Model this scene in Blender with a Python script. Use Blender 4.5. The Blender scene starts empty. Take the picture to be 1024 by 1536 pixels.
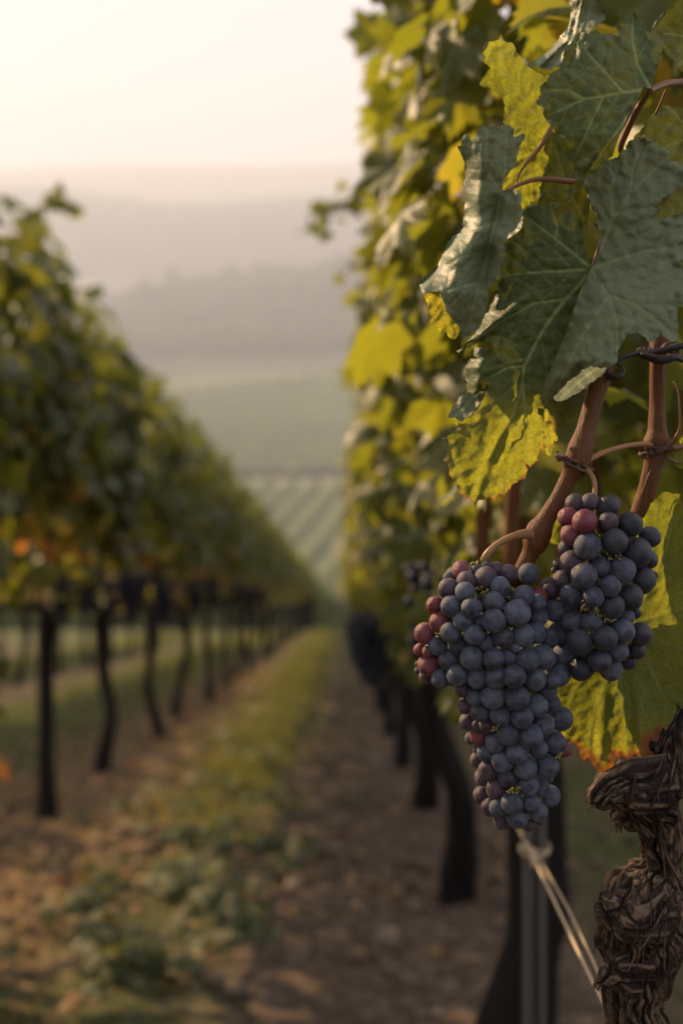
import bpy, bmesh, math, random
import numpy as np
from mathutils import Vector, noise
from mathutils.geometry import delaunay_2d_cdt

# ------------------------------------------------------------------ camera, sky, sun
S = bpy.context.scene
C = S.collection
F = 1700.0            # focal length in photo pixels
HZ = 560.0            # photo row of the true horizon
CAMZ = 0.9
SLOPE = 0.203         # the rows run downhill
SUN_EL, SUN_AZ = math.radians(28.0), math.radians(50.0)   # azimuth to the left of straight ahead

cd = bpy.data.cameras.new('camera')
cam = bpy.data.objects.new('camera', cd); C.objects.link(cam); S.camera = cam
cam.location = (0, 0, CAMZ); cam.rotation_euler = (math.radians(90), 0, 0)
cd.sensor_fit = 'VERTICAL'; cd.sensor_height = 36.0; cd.lens = 36.0 * F / 1536
cd.shift_y = -(768 - HZ) / 1536
cd.clip_start = 0.02; cd.clip_end = 12000
cd.dof.use_dof = True; cd.dof.focus_distance = 0.665
cd.dof.aperture_fstop = (cd.lens / 1000) / 0.0094
cd.dof.aperture_blades = 0

w = bpy.data.worlds.new('World'); S.world = w; w.use_nodes = True
nt = w.node_tree; nt.nodes.clear()
sky = nt.nodes.new('ShaderNodeTexSky'); sky.sky_type = 'NISHITA'; sky.sun_disc = False
sky.sun_elevation = SUN_EL; sky.sun_rotation = -SUN_AZ
sky.air_density = 1.0; sky.dust_density = 2.0; sky.ozone_density = 1.0
tint = nt.nodes.new('ShaderNodeMix'); tint.data_type = 'RGBA'; tint.blend_type = 'MULTIPLY'
tint.inputs[0].default_value = 1.0; tint.inputs[7].default_value = (1.0, 0.93, 0.90, 1)
veil = nt.nodes.new('ShaderNodeMix'); veil.data_type = 'RGBA'; veil.inputs[0].default_value = 0.88; veil.inputs[7].default_value = (4.5, 4.45, 4.9, 1)   # thin high cloud over the whole sky
bg = nt.nodes.new('ShaderNodeBackground'); bg.inputs['Strength'].default_value = 0.060
wo = nt.nodes.new('ShaderNodeOutputWorld')
nt.links.new(sky.outputs[0], tint.inputs[6]); nt.links.new(tint.outputs[2], veil.inputs[6]); nt.links.new(veil.outputs[2], bg.inputs['Color']); nt.links.new(bg.outputs[0], wo.inputs['Surface'])

sd = bpy.data.lights.new('sun', 'SUN'); sd.energy = 5.0; sd.angle = math.radians(0.6); sd.color = (1.0, 0.68, 0.38)
sun = bpy.data.objects.new('sun', sd); C.objects.link(sun)
SUNV = Vector((-math.sin(SUN_AZ) * math.cos(SUN_EL), math.cos(SUN_AZ) * math.cos(SUN_EL), math.sin(SUN_EL)))
sun.rotation_euler = SUNV.to_track_quat('Z', 'Y').to_euler()

S.view_settings.view_transform = 'Standard'; S.view_settings.look = 'None'
S.view_settings.exposure = 1.72; S.view_settings.gamma = 1.0
S.cycles.use_denoising = True
S.cycles.max_bounces = 7; S.cycles.diffuse_bounces = 3; S.cycles.glossy_bounces = 2
S.cycles.transmission_bounces = 4; S.cycles.volume_bounces = 1; S.cycles.transparent_max_bounces = 4
S.cycles.sample_clamp_indirect = 4.0
S.cycles.caustics_reflective = False; S.cycles.caustics_refractive = False

RN = random.Random(7)
rng = np.random.default_rng(11)

def P(px, py, Y):
    return Vector(((px - 512) * Y / F, Y, CAMZ - (py - HZ) * Y / F))

# ------------------------------------------------------------------ object helpers
def tag(o, label=None, cat=None, group=None, kind=None):
    if label: o['label'] = label
    if cat: o['category'] = cat
    if group: o['group'] = group
    if kind: o['kind'] = kind
    return o

def empty(name, loc):
    o = bpy.data.objects.new(name, None); C.objects.link(o); o.location = loc; o.empty_display_size = 0.05
    return o

def new_obj(name, me, mat, parent=None, loc=(0, 0, 0)):
    if mat and not me.materials: me.materials.append(mat)
    o = bpy.data.objects.new(name, me); C.objects.link(o); o.location = loc
    if parent: o.parent = parent
    return o

def np_mesh(name, verts, faces, smooth=True, attrs=None, uv=None):
    """verts (n,3); faces (m,3) or (m,4) arrays"""
    verts = np.asarray(verts, dtype=np.float32); faces = np.asarray(faces, dtype=np.int32)
    me = bpy.data.meshes.new(name); k = faces.shape[1]; m = len(faces)
    me.vertices.add(len(verts)); me.vertices.foreach_set('co', verts.ravel())
    me.loops.add(m * k); me.loops.foreach_set('vertex_index', faces.ravel())
    me.polygons.add(m); me.polygons.foreach_set('loop_start', np.arange(0, m * k, k, dtype=np.int32))
    if smooth: me.polygons.foreach_set('use_smooth', np.ones(m, dtype=bool))
    me.update(calc_edges=True)
    for an, av in (attrs or {}).items():
        a = me.attributes.new(an, 'FLOAT', 'POINT'); a.data.foreach_set('value', np.asarray(av, dtype=np.float32))
    if uv is not None:
        l = me.uv_layers.new(name='leafuv'); l.data.foreach_set('uv', np.asarray(uv, dtype=np.float32)[faces.ravel()].ravel())
    me.validate()
    return me

class MB:
    """collects tubes and pieces for one mesh"""
    def __init__(s): s.v = []; s.f = []; s.n = 0
    def add(s, v, f):
        s.v.append(np.asarray(v, float)); s.f.append(np.asarray(f, int) + s.n); s.n += len(v)
    def tube(s, pts, rad, seg=12, bump=0.0, seed=0, fine=0.004, smooth=True, cap=True):
        pts = [Vector(p) for p in pts]
        if smooth: pts, rad = catmull(pts, rad, fine)
        n = len(pts); vs = []; 
        up = Vector((0, 1, 0)); 
        t0 = (pts[1] - pts[0]).normalized()
        side = t0.cross(up); side = side.normalized() if side.length > 1e-4 else Vector((1, 0, 0))
        for i, p in enumerate(pts):
            t = (pts[min(i + 1, n - 1)] - pts[max(i - 1, 0)]).normalized()
            side = (side - t * side.dot(t)).normalized(); up2 = t.cross(side)
            for k in range(seg):
                a = 2 * math.pi * k / seg
                r = rad[i]
                d = side * math.cos(a) + up2 * math.sin(a)
                if bump:
                    q = d * 3.0 + Vector((0, 0, i * 0.05)) + Vector((seed, seed * 1.7, 0))
                    r *= 1 + bump * noise.noise(q * 1.5)
                vs.append(p + d * r)
        fs = [(i * seg + k, i * seg + (k + 1) % seg, (i + 1) * seg + (k + 1) % seg, (i + 1) * seg + k) for i in range(n - 1) for k in range(seg)]
        if cap:
            b = len(vs); vs.append(pts[0]); vs.append(pts[-1])
            for k in range(seg):
                fs.append((b, (k + 1) % seg, k, k)); fs.append((b + 1, (n - 1) * seg + k, (n - 1) * seg + (k + 1) % seg, (n - 1) * seg + (k + 1) % seg))
        s.add([tuple(v) for v in vs], fs)
    def mesh(s, name, smooth=True):
        v = np.concatenate(s.v); fl = [f for arr in s.f for f in arr.tolist()]
        fl = [f if len(set(f)) == len(f) else list(dict.fromkeys(f)) for f in fl]
        me = bpy.data.meshes.new(name); me.from_pydata(v.tolist(), [], fl)
        if smooth: me.polygons.foreach_set('use_smooth', np.ones(len(me.polygons), dtype=bool))
        me.validate(); me.update(); return me

def catmull(pts, rad, step):
    P_, R_ = [], []
    n = len(pts)
    for i in range(n - 1):
        p0, p1, p2, p3 = pts[max(i - 1, 0)], pts[i], pts[i + 1], pts[min(i + 2, n - 1)]
        k = max(2, int((p2 - p1).length / step))
        for j in range(k):
            t = j / k
            q = 0.5 * ((2 * p1) + (p2 - p0) * t + (2 * p0 - 5 * p1 + 4 * p2 - p3) * t * t + (3 * p1 - p0 - 3 * p2 + p3) * t ** 3)
            u = t * t * (3 - 2 * t)
            P_.append(q); R_.append(rad[i] * (1 - u) + rad[i + 1] * u)
    P_.append(pts[-1]); R_.append(rad[-1]); return P_, R_

# ------------------------------------------------------------------ materials
def mat(name):
    m = bpy.data.materials.new(name); m.use_nodes = True; m.node_tree.nodes.clear()
    return m, m.node_tree
class N:
    def __init__(s, t): s.t = t
    def n(s, typ, **kw):
        x = s.t.nodes.new(typ)
        for k, v in kw.items():
            if k.startswith('i_'): x.inputs[k[2:].replace('_', ' ')].default_value = v
            else: setattr(x, k, v)
        return x
    def l(s, a, b): s.t.links.new(a, b)
    def noise(s, scale, vec=None, detail=4, rough=0.55, dist=0.0):
        x = s.n('ShaderNodeTexNoise'); x.inputs['Scale'].default_value = scale; x.inputs['Detail'].default_value = detail
        x.inputs['Roughness'].default_value = rough; x.inputs['Distortion'].default_value = dist
        if vec is not None: s.l(vec, x.inputs['Vector'])
        return x.outputs['Fac']
    def ramp(s, fac, stops):
        x = s.n('ShaderNodeValToRGB'); e = x.color_ramp.elements
        while len(e) < len(stops): e.new(0.5)
        for el, (p, c) in zip(e, stops):
            el.position = p; el.color = (*c, 1) if len(c) == 3 else c
        s.l(fac, x.inputs[0]); return x.outputs[0]
    def mix(s, fac, a, b, blend='MIX'):
        x = s.n('ShaderNodeMix', data_type='RGBA', blend_type=blend)
        for v, i in ((fac, 0), (a, 6), (b, 7)):
            if hasattr(v, 'is_output'): s.l(v, x.inputs[i])
            elif i == 0: x.inputs[0].default_value = v
            else: x.inputs[i].default_value = (*v, 1)
        return x.outputs[2]
    def math(s, op, a, b=0.0, c=None, clamp=False):
        x = s.n('ShaderNodeMath', operation=op, use_clamp=clamp)
        for i, v in enumerate((a, b, c)):
            if v is None: continue
            if hasattr(v, 'is_output'): s.l(v, x.inputs[i])
            else: x.inputs[i].default_value = v
        return x.outputs[0]
    def bump(s, h, strength, dist, normal=None):
        x = s.n('ShaderNodeBump'); x.inputs['Strength'].default_value = strength; x.inputs['Distance'].default_value = dist
        s.l(h, x.inputs['Height'])
        if normal is not None: s.l(normal, x.inputs['Normal'])
        return x.outputs[0]
    def out(s, sh):
        o = s.n('ShaderNodeOutputMaterial'); s.l(sh, o.inputs['Surface'])

AGE = [(0.0, (0.050, 0.074, 0.015)), (0.35, (0.095, 0.120, 0.022)), (0.6, (0.16, 0.18, 0.025)), (0.8, (0.42, 0.30, 0.04)), (1.0, (0.40, 0.13, 0.03))]
AGET = [(0.0, (0.26, 0.265, 0.018)), (0.35, (0.33, 0.34, 0.02)), (0.6, (0.46, 0.42, 0.03)), (0.8, (0.85, 0.55, 0.05)), (1.0, (0.70, 0.22, 0.04))]

def leaf_material(hero, name, trans=0.5, tone=None, under=None, rough=0.45):
    m, t = mat(name); g = N(t)
    age = g.n('ShaderNodeAttribute', attribute_name='age').outputs['Fac']
    if hero:
        uvn = g.n('ShaderNodeUVMap', uv_map='leafuv').outputs[0]
        vein = g.n('ShaderNodeAttribute', attribute_name='vein').outputs['Fac']
        rim = g.n('ShaderNodeAttribute', attribute_name='rim').outputs['Fac']
        n1 = g.noise(4.0, uvn, 5, 0.6)
        age = g.math('ADD', age, g.math('MULTIPLY', g.math('SUBTRACT', n1, 0.5), 0.18))
        vor = g.n('ShaderNodeTexVoronoi', feature='DISTANCE_TO_EDGE'); vor.inputs['Scale'].default_value = 12.0
        wv = g.n('ShaderNodeVectorMath', operation='ADD'); g.l(uvn, wv.inputs[0])
        nz = g.n('ShaderNodeTexNoise'); nz.inputs['Scale'].default_value = 5.0; g.l(uvn, nz.inputs['Vector'])
        sc = g.n('ShaderNodeVectorMath', operation='SCALE'); g.l(nz.outputs['Color'], sc.inputs[0]); sc.inputs['Scale'].default_value = 0.12
        g.l(sc.outputs[0], wv.inputs[1]); g.l(wv.outputs[0], vor.inputs['Vector'])
        net = g.ramp(vor.outputs['Distance'], [(0.0, (1, 1, 1)), (0.10, (0, 0, 0))])
        vor2 = g.n('ShaderNodeTexVoronoi', feature='DISTANCE_TO_EDGE'); vor2.inputs['Scale'].default_value = 30.0; g.l(wv.outputs[0], vor2.inputs['Vector'])
        net2 = g.ramp(vor2.outputs['Distance'], [(0.0, (1, 1, 1)), (0.12, (0, 0, 0))])
    base = g.ramp(age, AGE); tra = g.ramp(age, AGET)
    if hero:
        fine = g.noise(22.0, uvn, 4, 0.7)
        base = g.mix(g.math('MULTIPLY', fine, 0.25), base, (0.08, 0.095, 0.05))
        base = g.mix(g.math('MULTIPLY', net, 0.18), base, (0.10, 0.13, 0.05))
        base = g.mix(g.math('MULTIPLY', vein, 0.85), base, (0.21, 0.25, 0.09))
        tra = g.mix(g.math('MULTIPLY', net, 0.6), tra, (0.09, 0.13, 0.01))
        tra = g.mix(g.math('MULTIPLY', net2, 0.25), tra, (0.16, 0.22, 0.01))
        tra = g.mix(g.math('MULTIPLY', vein, 0.6), tra, (0.30, 0.30, 0.03))
        # dry brown margin and small spots
        rr = g.math('SUBTRACT', g.math('ADD', rim, g.math('MULTIPLY', g.noise(7.0, uvn, 4, 0.6), 0.9)), 0.62, clamp=True)
        rr = g.math('MULTIPLY', rr, 3.2, clamp=True)
        base = g.mix(rr, base, (0.15, 0.065, 0.025)); tra = g.mix(rr, tra, (0.42, 0.15, 0.03))
        sp = g.n('ShaderNodeTexVoronoi'); sp.inputs['Scale'].default_value = 14.0; g.l(uvn, sp.inputs['Vector'])
        spots = g.ramp(sp.outputs['Distance'], [(0.0, (1, 1, 1)), (0.10, (0.8, 0.8, 0.8)), (0.14, (0, 0, 0))])
        gate = g.ramp(g.noise(3.0, uvn, 2), [(0.55, (0, 0, 0)), (0.62, (1, 1, 1))])
        spots = g.math('MULTIPLY', spots, gate)
        base = g.mix(g.math('MULTIPLY', spots, 0.7), base, (0.20, 0.18, 0.10))
        bh = g.math('ADD', g.math('MULTIPLY', net, -0.55), g.math('MULTIPLY', g.noise(16.0, uvn, 5, 0.65), 0.9))
        bh = g.math('ADD', bh, g.math('MULTIPLY', net2, -0.18))
        nrm = g.bump(bh, 0.28 if not tone else 0.18, 0.001)
    else:
        gc = g.n('ShaderNodeTexCoord').outputs['Object']
        nrm = g.bump(g.noise(60.0, gc, 3), 0.5, 0.004)
        base = g.mix(g.math('MULTIPLY', g.noise(25.0, gc, 2), 0.15), base, (0.08, 0.085, 0.05))
    if under:
        geo = g.n('ShaderNodeNewGeometry').outputs['Backfacing']
        base = g.mix(geo, base, under)
    if tone: base = g.mix(tone[0], base, tone[1])
    pb = g.n('ShaderNodeBsdfPrincipled'); g.l(base, pb.inputs['Base Color']); g.l(nrm, pb.inputs['Normal'])
    pb.inputs['Roughness'].default_value = 0.48 if hero else rough
    pb.inputs['Specular IOR Level'].default_value = 0.22 if hero else 0.45
    pb.inputs['Sheen Weight'].default_value = 0.06 if hero else 0.05; pb.inputs['Sheen Roughness'].default_value = 0.5
    tr = g.n('ShaderNodeBsdfTranslucent'); g.l(tra, tr.inputs['Color'])
    if not hero: g.l(nrm, tr.inputs['Normal'])
    ms = g.n('ShaderNodeMixShader'); ms.inputs[0].default_value = trans
    if hero: g.l(g.math('MULTIPLY', g.math('MULTIPLY_ADD', age, 1.9, 0.12, clamp=True), trans * 1.2), ms.inputs[0])   # low age passes little light so shaded blades stay dark; yellowing ones pass much
    g.l(pb.outputs[0], ms.inputs[1]); g.l(tr.outputs[0], ms.inputs[2]); g.out(ms.outputs[0])
    return m

def bark_material(name, c1, c2, c3, scale=1.0):
    m, t = mat(name); g = N(t)
    co = g.n('ShaderNodeTexCoord').outputs['Object']
    mp = g.n('ShaderNodeMapping'); mp.inputs['Scale'].default_value = (1, 1, 0.22); g.l(co, mp.inputs[0])
    a = g.noise(110 * scale, mp.outputs[0], 6, 0.65, 0.6); b = g.noise(25 * scale, co, 4)
    cav = g.n('ShaderNodeAttribute', attribute_name='ridge').outputs['Fac']
    col = g.mix(a, c1, c2); col = g.mix(g.ramp(b, [(0.45, (0, 0, 0)), (0.7, (1, 1, 1))]), col, c3)
    col = g.mix(cav, tuple(x * .35 for x in c1), col); col = g.mix(g.math('MULTIPLY', g.math('MULTIPLY_ADD', cav, 2.0, -1.0, clamp=True), 0.6), col, tuple(min(1, x * 1.9) for x in c3))
    nrm = g.bump(a, 1.0, 0.0025)
    nrm = g.bump(g.noise(420 * scale, mp.outputs[0], 4, 0.7), 0.9, 0.0009, nrm)
    pb = g.n('ShaderNodeBsdfPrincipled'); g.l(col, pb.inputs['Base Color']); g.l(nrm, pb.inputs['Normal'])
    pb.inputs['Roughness'].default_value = 0.8; pb.inputs['Specular IOR Level'].default_value = 0.25
    g.out(pb.outputs[0]); return m

def simple(name, col, rough=0.6, metal=0.0, nscale=40, nmix=0.3, ncol=None, bump=0.0, spec=0.5):
    m, t = mat(name); g = N(t); co = g.n('ShaderNodeTexCoord').outputs['Object']
    f = g.noise(nscale, co, 5, 0.6)
    c = g.mix(g.math('MULTIPLY', f, nmix * 2, clamp=True), col, ncol or tuple(x * 0.5 for x in col))
    pb = g.n('ShaderNodeBsdfPrincipled'); g.l(c, pb.inputs['Base Color'])
    pb.inputs['Roughness'].default_value = rough; pb.inputs['Metallic'].default_value = metal; pb.inputs['Specular IOR Level'].default_value = spec
    if bump: g.l(g.bump(f, bump, 0.003), pb.inputs['Normal'])
    g.out(pb.outputs[0]); return m

def berry_material(name, skin, bloom, amount, rough, cs=1.0):
    m, t = mat(name); g = N(t); co = g.n('ShaderNodeTexCoord').outputs['Object']
    if cs != 1.0:
        mp = g.n('ShaderNodeMapping'); mp.inputs['Scale'].default_value = (cs, cs, cs); g.l(co, mp.inputs[0]); co = mp.outputs[0]
    rnd = g.n('ShaderNodeObjectInfo').outputs['Random']
    ad = g.n('ShaderNodeVectorMath', operation='ADD'); g.l(co, ad.inputs[0])
    cx = g.n('ShaderNodeCombineXYZ'); g.l(rnd, cx.inputs[0]); g.l(g.math('MULTIPLY', rnd, 7.3), cx.inputs[1]); g.l(cx.outputs[0], ad.inputs[1])
    v = ad.outputs[0]
    n1 = g.noise(1.6, v, 3, 0.55); n2 = g.noise(9.0, v, 6, 0.7); n3 = g.noise(40, v, 3, 0.6)
    f = g.math('ADD', g.math('MULTIPLY', n1, 0.95), g.math('MULTIPLY', n2, 0.65))
    f = g.math('ADD', f, g.math('MULTIPLY', g.math('SUBTRACT', rnd, 0.5), 0.25))
    f = g.math('MULTIPLY', g.math('SUBTRACT', f, 0.52), 1.7 * amount, clamp=True)
    col = g.mix(f, skin, bloom)
    col = g.mix(g.math('MULTIPLY', g.ramp(n3, [(0.62, (0, 0, 0)), (0.7, (1, 1, 1))]), 0.3), col, tuple(x * 0.5 for x in skin))
    # stylar scar on the pole that faces out
    sep = g.n('ShaderNodeSeparateXYZ'); g.l(co, sep.inputs[0])
    scar = g.ramp(sep.outputs[2], [(0.0, (0, 0, 0)), (0.962, (0, 0, 0)), (0.975, (1, 1, 1))])
    if cs == 1.0: col = g.mix(g.math('MULTIPLY', scar, 0.6), col, (0.02, 0.012, 0.01))
    pb = g.n('ShaderNodeBsdfPrincipled'); g.l(col, pb.inputs['Base Color'])
    g.l(g.math('ADD', g.math('MULTIPLY', f, 0.35), rough), pb.inputs['Roughness'])
    pb.inputs['Sheen Weight'].default_value = 0.05; pb.inputs['Sheen Roughness'].default_value = 0.6
    pb.inputs['Specular IOR Level'].default_value = 0.35
    pb.inputs['Subsurface Weight'].default_value = 0.0
    g.l(g.bump(n2, 0.25, 0.02), pb.inputs['Normal'])
    g.out(pb.outputs[0]); return m

M = {}
M['leaf_hero'] = leaf_material(True, 'vine_leaf_close', 0.50, under=None)
M['leaf_dusty'] = leaf_material(True, 'vine_leaf_dusty', 0.14, tone=(0.55, (0.155, 0.180, 0.105)))  # pale grey-green tone that also paints sky light on the large leaf
M['leaf_far'] = leaf_material(False, 'vine_leaf', 0.42)
M['leaf_glow'] = leaf_material(False, 'thin_vine_leaf', 0.50)  # same leaf letting more light through, to make the right row glow
M['litter'] = leaf_material(False, 'dry_leaf', 0.12, rough=0.8, tone=(0.6, (0.17, 0.115, 0.07)))
M['bark_close'] = bark_material('old_vine_bark', (0.012, 0.007, 0.005), (0.082, 0.049, 0.029), (0.115, 0.078, 0.050))
M['bark'] = bark_material('vine_bark', (0.024, 0.017, 0.012), (0.10, 0.072, 0.052), (0.07, 0.053, 0.04), 0.5)
M['cane'] = None
M['b_blue'] = berry_material('grape_blue', (0.012, 0.012, 0.024), (0.092, 0.106, 0.150), 1.2, 0.36)
M['b_purple'] = berry_material('grape_purple', (0.035, 0.014, 0.024), (0.105, 0.080, 0.100), 0.95, 0.36)
M['b_red'] = berry_material('grape_red', (0.13, 0.012, 0.022), (0.20, 0.085, 0.10), 0.75, 0.32)
M['b_dark'] = berry_material('grape_dark', (0.008, 0.008, 0.014), (0.060, 0.068, 0.095), 0.60, 0.26)
M['b_in'] = berry_material('grape_inner', (0.012, 0.012, 0.022), (0.075, 0.085, 0.115), 1.0, 0.4, 160.0)
M['b_far'] = simple('grape_distant', (0.020, 0.022, 0.034), 0.6, nscale=60, ncol=(0.035, 0.038, 0.055), spec=.25)
M['rachis'] = simple('grape_stem', (0.20, 0.19, 0.04), 0.6, nscale=200, ncol=(0.12, 0.07, 0.03))
M['wire'] = simple('old_wire', (0.05, 0.045, 0.04), 0.5, 0.6)
M['twine'] = simple('twine', (0.55, 0.43, 0.28), 0.8, nscale=300, ncol=(0.35, 0.25, 0.15))
M['steel'] = simple('galvanised_steel', (0.17, 0.165, 0.16), 0.45, 0.7, nscale=15, ncol=(0.14, 0.13, 0.12))
M['stone'] = simple('stone', (0.24, 0.18, 0.13), 0.85, nscale=12, ncol=(0.12, 0.085, 0.06), bump=0.6)
M['weed'] = leaf_material(False, 'weed_leaf', 0.22, tone=(0.6, (0.085, 0.100, 0.052)), rough=0.65)

def cane_material():
    m, t = mat('woody_cane'); g = N(t); uv = g.n('ShaderNodeTexCoord').outputs['Object']
    mp = g.n('ShaderNodeMapping'); mp.inputs['Scale'].default_value = (1, 1, 0.06); g.l(uv, mp.inputs[0])
    st = g.noise(520, mp.outputs[0], 4, 0.6); bl = g.noise(60, uv, 4)
    c = g.mix(st, (0.042, 0.014, 0.005), (0.20, 0.080, 0.024)); c = g.mix(g.ramp(bl, [(0.5, (0, 0, 0)), (0.75, (1, 1, 1))]), c, (0.11, 0.05, 0.03))
    pb = g.n('ShaderNodeBsdfPrincipled'); g.l(c, pb.inputs['Base Color']); pb.inputs['Roughness'].default_value = 0.6; pb.inputs['Specular IOR Level'].default_value = 0.25
    g.l(g.bump(st, 1.0, 0.0012), pb.inputs['Normal']); g.out(pb.outputs[0]); return m
M['cane'] = cane_material()
M['stalk'] = simple('green_brown_stalk', (0.32, 0.17, 0.06), 0.5, nscale=90, ncol=(0.12, 0.05, 0.025))
M['petiole'] = simple('petiole', (0.20, 0.075, 0.035), 0.45, nscale=60, ncol=(0.20, 0.12, 0.04))
M['node'] = simple('cane_node', (0.11, 0.055, 0.035), 0.7, nscale=250, ncol=(0.04, 0.022, 0.016), bump=0.8)

# ------------------------------------------------------------------ terrain
PY = np.array([-12, 0, 100, 125, 150, 180, 250, 262, 340, 420, 440, 500, 560, 620, 690, 740, 800, 860, 1000, 1150, 1280, 1400, 1600, 1800, 2000, 2200, 2600.])
PZ = np.array([-12 * -SLOPE, 0, -20.3, -25.2, -28.4, -27.6, -22.6, -22.0, -12, -1.6, .8, 8.5, 22, 42, 62, 64, 54, 56, 100, 160, 190, 180, 250, 330, 362, 350, 280.])
def terrain_z(X, Y):
    Y = np.asarray(Y, float); X = np.asarray(X, float)
    z = np.interp(Y, PY, PZ)
    f = np.clip((Y - 440) / 250, 0, 1) * np.clip((1100 - Y) / 250, 0, 1)
    z = z + f * (0.10 * np.clip(X, -400, 400) + 5 * np.sin(X / 63 + 1) + 3 * np.sin(X / 21))
    f2 = np.clip((Y - 1000) / 250, 0, 1) * np.clip((1750 - Y) / 300, 0, 1)
    z = z + f2 * (-0.04 * np.clip(X, -700, 700) + 9 * np.sin(X / 150) + 4 * np.sin(X / 47 + 2))
    f3 = np.clip((Y - 1600) / 300, 0, 1)
    z = z + f3 * (8 * np.sin(X / 260 + 1.3) + 4 * np.sin(X / 83))
    f4 = np.clip((Y - 150) / 60, 0, 1) * np.clip((480 - Y) / 60, 0, 1)
    z = z + f4 * (0.012 * X + np.clip((Y - 250) / 100, 0, 1) * (.04 * X + 1.6 * np.sin(X / 31 + Y / 60)))
    return z

def build_terrain():
    ys = np.unique(np.concatenate([np.linspace(-6, 12, 181), np.geomspace(12, 2600, 260)]))
    us = np.linspace(-1, 1, 141); us = np.sign(us) * np.abs(us) ** 1.5
    Yg, U = np.meshgrid(ys, us, indexing='ij'); Xg = U * (9 + 0.95 * np.maximum(Yg, 0))
    Zg = terrain_z(Xg, Yg)
    near = np.clip((30 - Yg) / 30, 0, 1)
    bumpz = np.zeros_like(Zg)
    for i in range(Zg.shape[0]):
        if ys[i] > 30: break
        for j in range(Zg.shape[1]):
            x, y = Xg[i, j], ys[i]
            bumpz[i, j] = 0.05 * noise.noise(Vector((x * 1.3, y * 0.9, 3))) + 0.03 * noise.noise(Vector((x * 5, y * 5, 7))) + 0.018 * noise.noise(Vector((x * 14, y * 14, 1)))
    Zg = Zg + near * bumpz
    v = np.stack([Xg, Yg, Zg], -1).reshape(-1, 3); n, k = Zg.shape
    i, j = np.meshgrid(np.arange(n - 1), np.arange(k - 1), indexing='ij'); a = (i * k + j).ravel()
    f = np.stack([a, a + 1, a + k + 1, a + k], -1)
    me = np_mesh('ground', v, f)
    m, t = mat('vineyard_soil'); g = N(t); co = g.n('ShaderNodeTexCoord').outputs['Object']
    sep = g.n('ShaderNodeSeparateXYZ'); g.l(co, sep.inputs[0]); X, Y = sep.outputs[0], sep.outputs[1]
    n1 = g.noise(3.0, co, 6, 0.65); n2 = g.noise(22, co, 5, 0.7); n3 = g.noise(0.8, co, 3)
    soil = g.ramp(n2, [(0.25, (0.030, 0.022, 0.016)), (0.5, (0.105, 0.076, 0.054)), (0.75, (0.25, 0.19, 0.135))])
    leafy = g.ramp(n2, [(0.3, (0.05, 0.032, 0.02)), (0.55, (0.18, 0.12, 0.065)), (0.75, (0.34, 0.235, 0.12))])
    grass = g.ramp(n2, [(0.3, (0.035, 0.05, 0.015)), (0.6, (0.09, 0.11, 0.03)), (0.8, (0.17, 0.16, 0.06))])
    def strip(c, hw, soft):      # 1 inside |x-c|<hw
        d = g.math('ABSOLUTE', g.math('SUBTRACT', X, c)); d = g.math('ADD', d, g.math('MULTIPLY', g.math('SUBTRACT', n1, 0.5), 0.5))
        return g.math('MULTIPLY_ADD', d, -1 / soft, 1 + hw / soft, clamp=True)
    col = g.mix(strip(-1.15, 0.42, 0.3), soil, leafy)
    col = g.mix(g.math('MULTIPLY', strip(-0.5, 0.10, 0.2), 0.7), col, grass)
    col = g.mix(g.math('MULTIPLY', strip(-2.3, 0.45, 0.3), 0.9), col, grass)
    col = g.mix(g.math('MULTIPLY', strip(-4.7, 0.5, 0.3), 0.9), col, grass)
    col = g.mix(g.math('MULTIPLY', strip(1.3, 0.4, 0.3), 0.8), col, grass)
    fargrass = g.ramp(g.noise(0.05, co, 5, 0.6), [(0.3, (0.22, 0.22, 0.08)), (0.7, (0.33, 0.30, 0.12))])
    woods = g.ramp(g.noise(0.03, co, 5, 0.6), [(0.3, (0.03, 0.035, 0.02)), (0.7, (0.08, 0.075, 0.045))])
    def step(a, b): return g.math('MULTIPLY_ADD', Y, 1 / (b - a), -a / (b - a), clamp=True)
    col = g.mix(g.math('MULTIPLY', step(6, 30), 0.75), col, grass)
    col = g.mix(step(60, 150), col, grass); col = g.mix(step(146, 156), col, fargrass); col = g.mix(step(250, 262), col, (0.36, 0.38, 0.13)); col = g.mix(step(416, 450), col, woods)
    pb = g.n('ShaderNodeBsdfPrincipled'); g.l(col, pb.inputs['Base Color']); pb.inputs['Roughness'].default_value = 0.95
    pb.inputs['Specular IOR Level'].default_value = 0.1
    g.l(g.bump(g.math('ADD', n2, g.noise(70, co, 4)), 0.8, 0.02), pb.inputs['Normal']); g.out(pb.outputs[0])
    o = new_obj('ground', me, m); tag(o, kind='structure')

build_terrain()

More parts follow.
